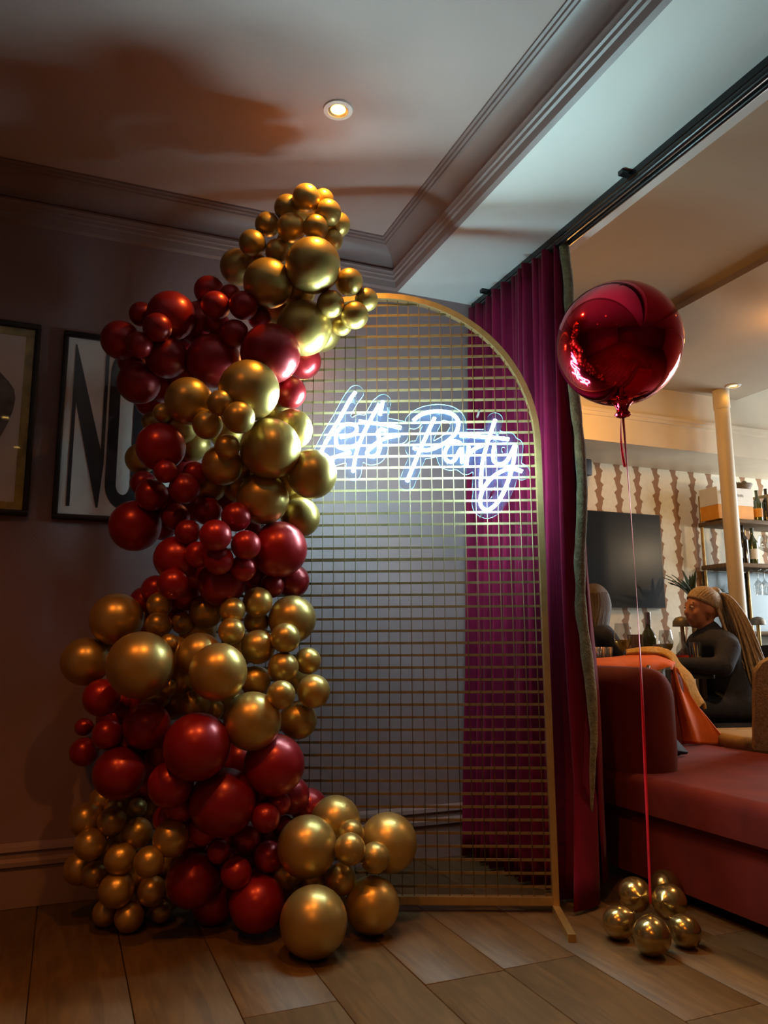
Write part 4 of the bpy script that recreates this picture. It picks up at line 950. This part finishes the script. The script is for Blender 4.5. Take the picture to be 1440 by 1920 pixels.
def person(label, loc, rz, hair, ponytail, lean=.08, head_dz=0):
    """seated figure: local +X is where the person faces, z up, origin on the floor below the hips"""
    t = thing('person', label, 'person', loc, None, rz)
    hip = Vector((0, 0, .52)); sh_ = Vector((lean, 0, .95+head_dz)); nk = Vector((lean+.015, 0, 1.02+head_dz)); hd = Vector((lean+.045, 0, 1.145+head_dz))
    b = MB()
    for i in range(9):
        u = i/8; p = hip*(1-u)+sh_*u; w_ = .135*(1-.28*math.sin(u*PI))+.005*u
        b.sph(tuple(p), 1, (.088, w_, .075), 18, 10)
    blob(b, nk-ZV*.06, hd-ZV*.07-Vector((.01,0,0)), .052, .047)
    b.sph(tuple(hd+ZV*.020-Vector((.012,0,0))), 1, (.096, .076, .098), 22, 14)              # skull
    b.sph(tuple(hd+Vector((.030, 0, -.045))), 1, (.060, .056, .068), 18, 12)                # jaw and cheeks
    b.sph(tuple(hd+Vector((.058, 0, -.098))), 1, (.024, .024, .018), 12, 8)                 # chin
    blob(b, hd+Vector((.084, 0, .012)), hd+Vector((.104, 0, -.030)), .009, .014, 10, 4)     # nose
    for s_ in (-1, 1):
        b.sph(tuple(hd+Vector((.078, s_*.030, .020))), 1, (.016, .022, .009), 10, 8)        # brow
        b.sph(tuple(hd+Vector((-.005, s_*.078, -.018))), 1, (.018, .010, .032), 12, 8)      # ear
        b.sph(tuple(hd+Vector((.060, s_*.036, -.030))), .026, n=10, m=8)                    # cheek
    b.sph(tuple(hd+Vector((.089, 0, -.060))), 1, (.010, .022, .006), 10, 8); b.sph(tuple(hd+Vector((.087, 0, -.071))), 1, (.010, .020, .007), 10, 8)   # lips
    c = MB()
    for i in range(9):
        u = i/8; p = hip*(1-u)+(sh_-ZV*.01)*u; w_ = .17*(1-.24*math.sin(u*PI))+.022*u
        c.sph(tuple(p), 1, (.125, w_, .095), 18, 10)
    for s_ in (-1, 1):
        S_ = sh_+Vector((0, s_*.165, -.03)); E = Vector((lean+.08, s_*.235, .75)); H_ = Vector((lean+.34, s_*.13, .765))
        blob(b, S_, E, .050, .042); blob(b, E, H_, .040, .028); hand(b, H_, (1, -s_*.3, .0), (0, -s_, 0.2), (0, 0, 1))
        blob(c, S_, E, .066, .054); blob(c, E, E*.12+H_*.88, .052, .042)
        K = Vector((.42, s_*.11, .53)); A2 = Vector((.38, s_*.11, .09))
        blob(b, hip+Vector((0, s_*.09, -.01)), K, .075, .055, 14, 8); blob(b, K, A2, .052, .036, 12, 8); blob(b, A2-ZV*.045, A2+Vector((.14, 0, -.055)), .034, .028, 10, 5)
        blob(c, hip+Vector((0, s_*.09, -.005)), K, .088, .064, 14, 8); blob(c, K, A2, .062, .046, 12, 8)
    blob(c, sh_+ZV*.0, nk+ZV*.0, .085, .064)
    remesh(b, 'body', M['skin'], t); remesh(c, 'dark_clothes', M['navy'], t, .014)
    for s_ in (-1, 1):
        MB().sph(tuple(hd+Vector((.0785, s_*.031, .004))), 1, (.010, .013, .0085), 12, 8).build('eye', M['paper'], t, smooth=True)
        MB().sph(tuple(hd+Vector((.0855, s_*.031, .004))), 1, (.005, .006, .006), 10, 8).build('iris', M['black'], t, smooth=True)
        MB().tube([tuple(hd+Vector((.074, s_*(.016+.010*k), .030+.004*math.sin(k*1.1)))) for k in range(4)], .004, 6).build('eyebrow', hair, t, smooth=True)
    h = MB()
    for i in range(15):
        for j in range(26):
            pass
    # cap of hair over the skull, hairline above the brow, ears free
    hc = hd+ZV*.022-Vector((.014, 0, 0)); rows = []
    for i in range(11):
        row = []
        for j in range(33):
            az = -PI+2*PI*j/32; fr = .5+.5*math.cos(az); lim = 1.15*(fr**1.2)+(1-fr)*2.35; 
            if not ponytail: lim = 1.05*(fr**3)+(1-fr**3)*2.5
            th = .02+lim*i/10; k_ = (.99 if ponytail else 1.04)+.010*math.sin(az*11+i)
            row.append(tuple(hc+Vector((.100*math.sin(th)*math.cos(az)*k_, .082*math.sin(th)*math.sin(az)*k_, .102*math.cos(th)*k_))))
        rows.append(row)
    hcap = h.grid(rows, thick=.003).build('hair_cap', hair, t, smooth=True)
    hs = MB(); rnd = random.Random(5)
    if ponytail:
        root = hd+Vector((-.085, 0, .085))
        hs.sph(tuple(root), .036, (1, 1, 1), 12, 8)
        for k in range(80):     # combed back over the skull
            az = -2.2+4.4*k/79; fr = .5+.5*math.cos(az); th = 1.15*(fr**1.2)+(1-fr)*2.0
            P = []
            for i in range(8):
                u = i/7; q0 = Vector((.0985*math.sin(th)*math.cos(az), .0805*math.sin(th)*math.sin(az), .1005*math.cos(th))); q1 = root-hc
                w_ = q0*(1-u)+q1*u; L0 = q0.length*(1-u)+q1.length*u; P.append(hc+w_.normalized()*(L0-.001+.003*math.sin(k*2.1)))
            hs.tube(P, [.0015, .0035]+[.0048]*6, 6)
        for k in range(150):
            a = rnd.uniform(-1, 1); q_ = rnd.uniform(0, 1)
            end = hd+Vector((-.21-.11*q_, a*.10, -.30-.13*rnd.random()))
            m1 = hd+Vector((-.125-.03*q_, a*.045, .055)); m2 = hd+Vector((-.16-.08*q_, a*.080, -.10))
            P = crom3([root, m1, m2, end]); hs.tube(P, [.0095*(1-.55*i/(len(P)-1)) for i in range(len(P))], 6)
        for k in range(30):     # loose lengths behind the ear over the shoulder
            a = rnd.uniform(-1, 1); r0 = hd+Vector((-.055, .060*math.copysign(1, a), .0)); P = crom3([r0, hd+Vector((-.075, .075*math.copysign(1, a), -.09)), hd+Vector((-.10, .10*a, -.18)), hd+Vector((-.13-.05*rnd.random(), .12*a, -.30-.06*rnd.random()))])
            hs.tube(P, [.011*(1-.7*i/(len(P)-1)) for i in range(len(P))], 6)
    else:
        for k in range(120):
            az = rnd.uniform(.30*PI, 1.70*PI); r0 = hc+Vector((.085*math.cos(az), .080*math.sin(az), .045)); 
            P = crom3([r0, hc+Vector((.108*math.cos(az), .098*math.sin(az), -.04)), hc+Vector((.125*math.cos(az)-.05, .125*math.sin(az), -.17)), hc+Vector((.13*math.cos(az)-.08, .14*math.sin(az)+.02*rnd.uniform(-1,1), -.36-.08*rnd.random()))])
            hs.tube(P, [.013*(1-.6*i/(len(P)-1)) for i in range(len(P))], 6)
    hs.build('long_hair', hair, t, smooth=True)
    if ponytail: MB().tube([tuple(hd+Vector((-.008+.012*math.cos(a), -.086, -.060+.014*math.sin(a)))) for a in [2*PI*i/14 for i in range(15)]], .002, 6).build('hoop_earring', M['brass'], t, smooth=True)
    return t
def crom3(pts, sub=6):
    P = [Vector(p) for p in pts]; P = [P[0]]+P+[P[-1]]; o = []
    for i in range(1, len(P)-2):
        p0, p1, p2, p3 = P[i-1:i+3]
        for j in range(sub):
            t = j/sub; o.append(.5*(2*p1+(p2-p0)*t+(2*p0-5*p1+4*p2-p3)*t*t+(3*p1-p0-3*p2+p3)*t**3))
    return o+[P[-2]]
faceL = math.atan2(-R[1], -R[0])
hp = dep(1318, 1140, 4.42)     # head of the woman on the right
rzA = faceL+.12
fa = Vector((math.cos(rzA), math.sin(rzA), 0)); la = Vector((hp[0], hp[1], 0))-fa*.13
person('woman with long blonde ponytail in dark jacket seated at the table', (la.x, la.y, 0), rzA, M['blonde'], True, .09, hp[2]-1.145)
chair('dining_chair', 'dark dining chair under the blonde woman', (la.x, la.y, 0), rzA-PI/2, M['navy'], M['navy'], .45, .74)
hp = dep(1116, 1132, 5.0); rzB = faceL+PI+.35
fb = Vector((math.cos(rzB), math.sin(rzB), 0)); lb = Vector((hp[0], hp[1], 0))-fb*.10
person('woman with long dark hair partly hidden by the curtain edge', (lb.x, lb.y, 0), rzB, M['brunette'], False, .06, hp[2]-1.145)
chair('dining_chair', 'dark dining chair under the dark haired woman', (lb.x, lb.y, 0), rzB-PI/2, M['navy'], M['navy'], .45, .72)
pz = on(1425, 1240, 1, 3.75)
chair('lounge_chair', 'dark navy chair in front of the back counter', (pz[0]+.02, 3.42, 0), math.radians(150), M['navy'], M['navy'], .45, .86, .6, .5)

# ================================================================== orange lamps of the bar
def pendant(x, y, z, ztop, label, power, up=False, col=(1, .44, .08)):
    t = thing('pendant_lamp', label, 'lamp', (x, y, ztop))
    keep(MB().tube([(x, y, z+.10), (x, y, ztop)], .004, 6).build('cord', M['black']), t)
    pr = [(.03, .10), (.13, .0), (.125, .0), (.025, .094)] if not up else [(.03, -.06), (.13, .05), (.125, .05), (.025, -.05)]
    keep(MB().lathe(pr, (x, y, z), 28, cap=False).build('shade', M['brassold'], smooth=40), t)
    keep(MB().sph((x, y, z+.03), .03, n=16, m=10).build('bulb', M['lampglow'], smooth=True), t)
    l = bpy.data.lights.new('pendant_glow', 'POINT'); l.energy = power; l.color = col; l.shadow_soft_size = .05
    lo = bpy.data.objects.new('pendant_glow', l); COL.objects.link(lo); lo.location = (x, y, z+.10 if up else z-.05); keep(lo, t)
pendant(3.72, 2.90, 2.45, ZB, 'brass bowl pendant lamp glowing orange right of the red orb', 3.0, True)
pendant(2.92, 3.56, 2.36, ZA, 'brass pendant lamp over the table hidden by the red orb', 30)
pendant(5.35, 3.3, 1.80, 3.05, 'added brass pendant out of view, brightening the far wallpaper', 24, False, (1, .72, .42))  # invented off-frame lamp, hung low to lift the light on the wallpaper

# ------------------------------------------------------------------ sub-parts hang on the part they belong to
SUB = {'label_paper': 'glass_body', 'neck_foil': 'glass_body', 'screen': 'casing', 'print': 'lid', 'letter': 'paper', 'ink_wash': 'paper', 'gold_border': 'paper',
       'wine': 'bowl', 'drink': 'glass_wall', 'bulb': 'reflector', 'cone': 'weave', 'soil': 'pot', 'fleece_edge': 'lining'}
for t in [o for o in bpy.data.objects if o.parent is None and o.type == 'EMPTY']:
    kids = {}
    for c in t.children: kids.setdefault(c.name.split('.')[0], []).append(c)
    for a, b in SUB.items():
        if a in kids and b in kids:
            for c in kids[a]: c.parent = kids[b][0]; c.matrix_parent_inverse = Matrix.Identity(4)
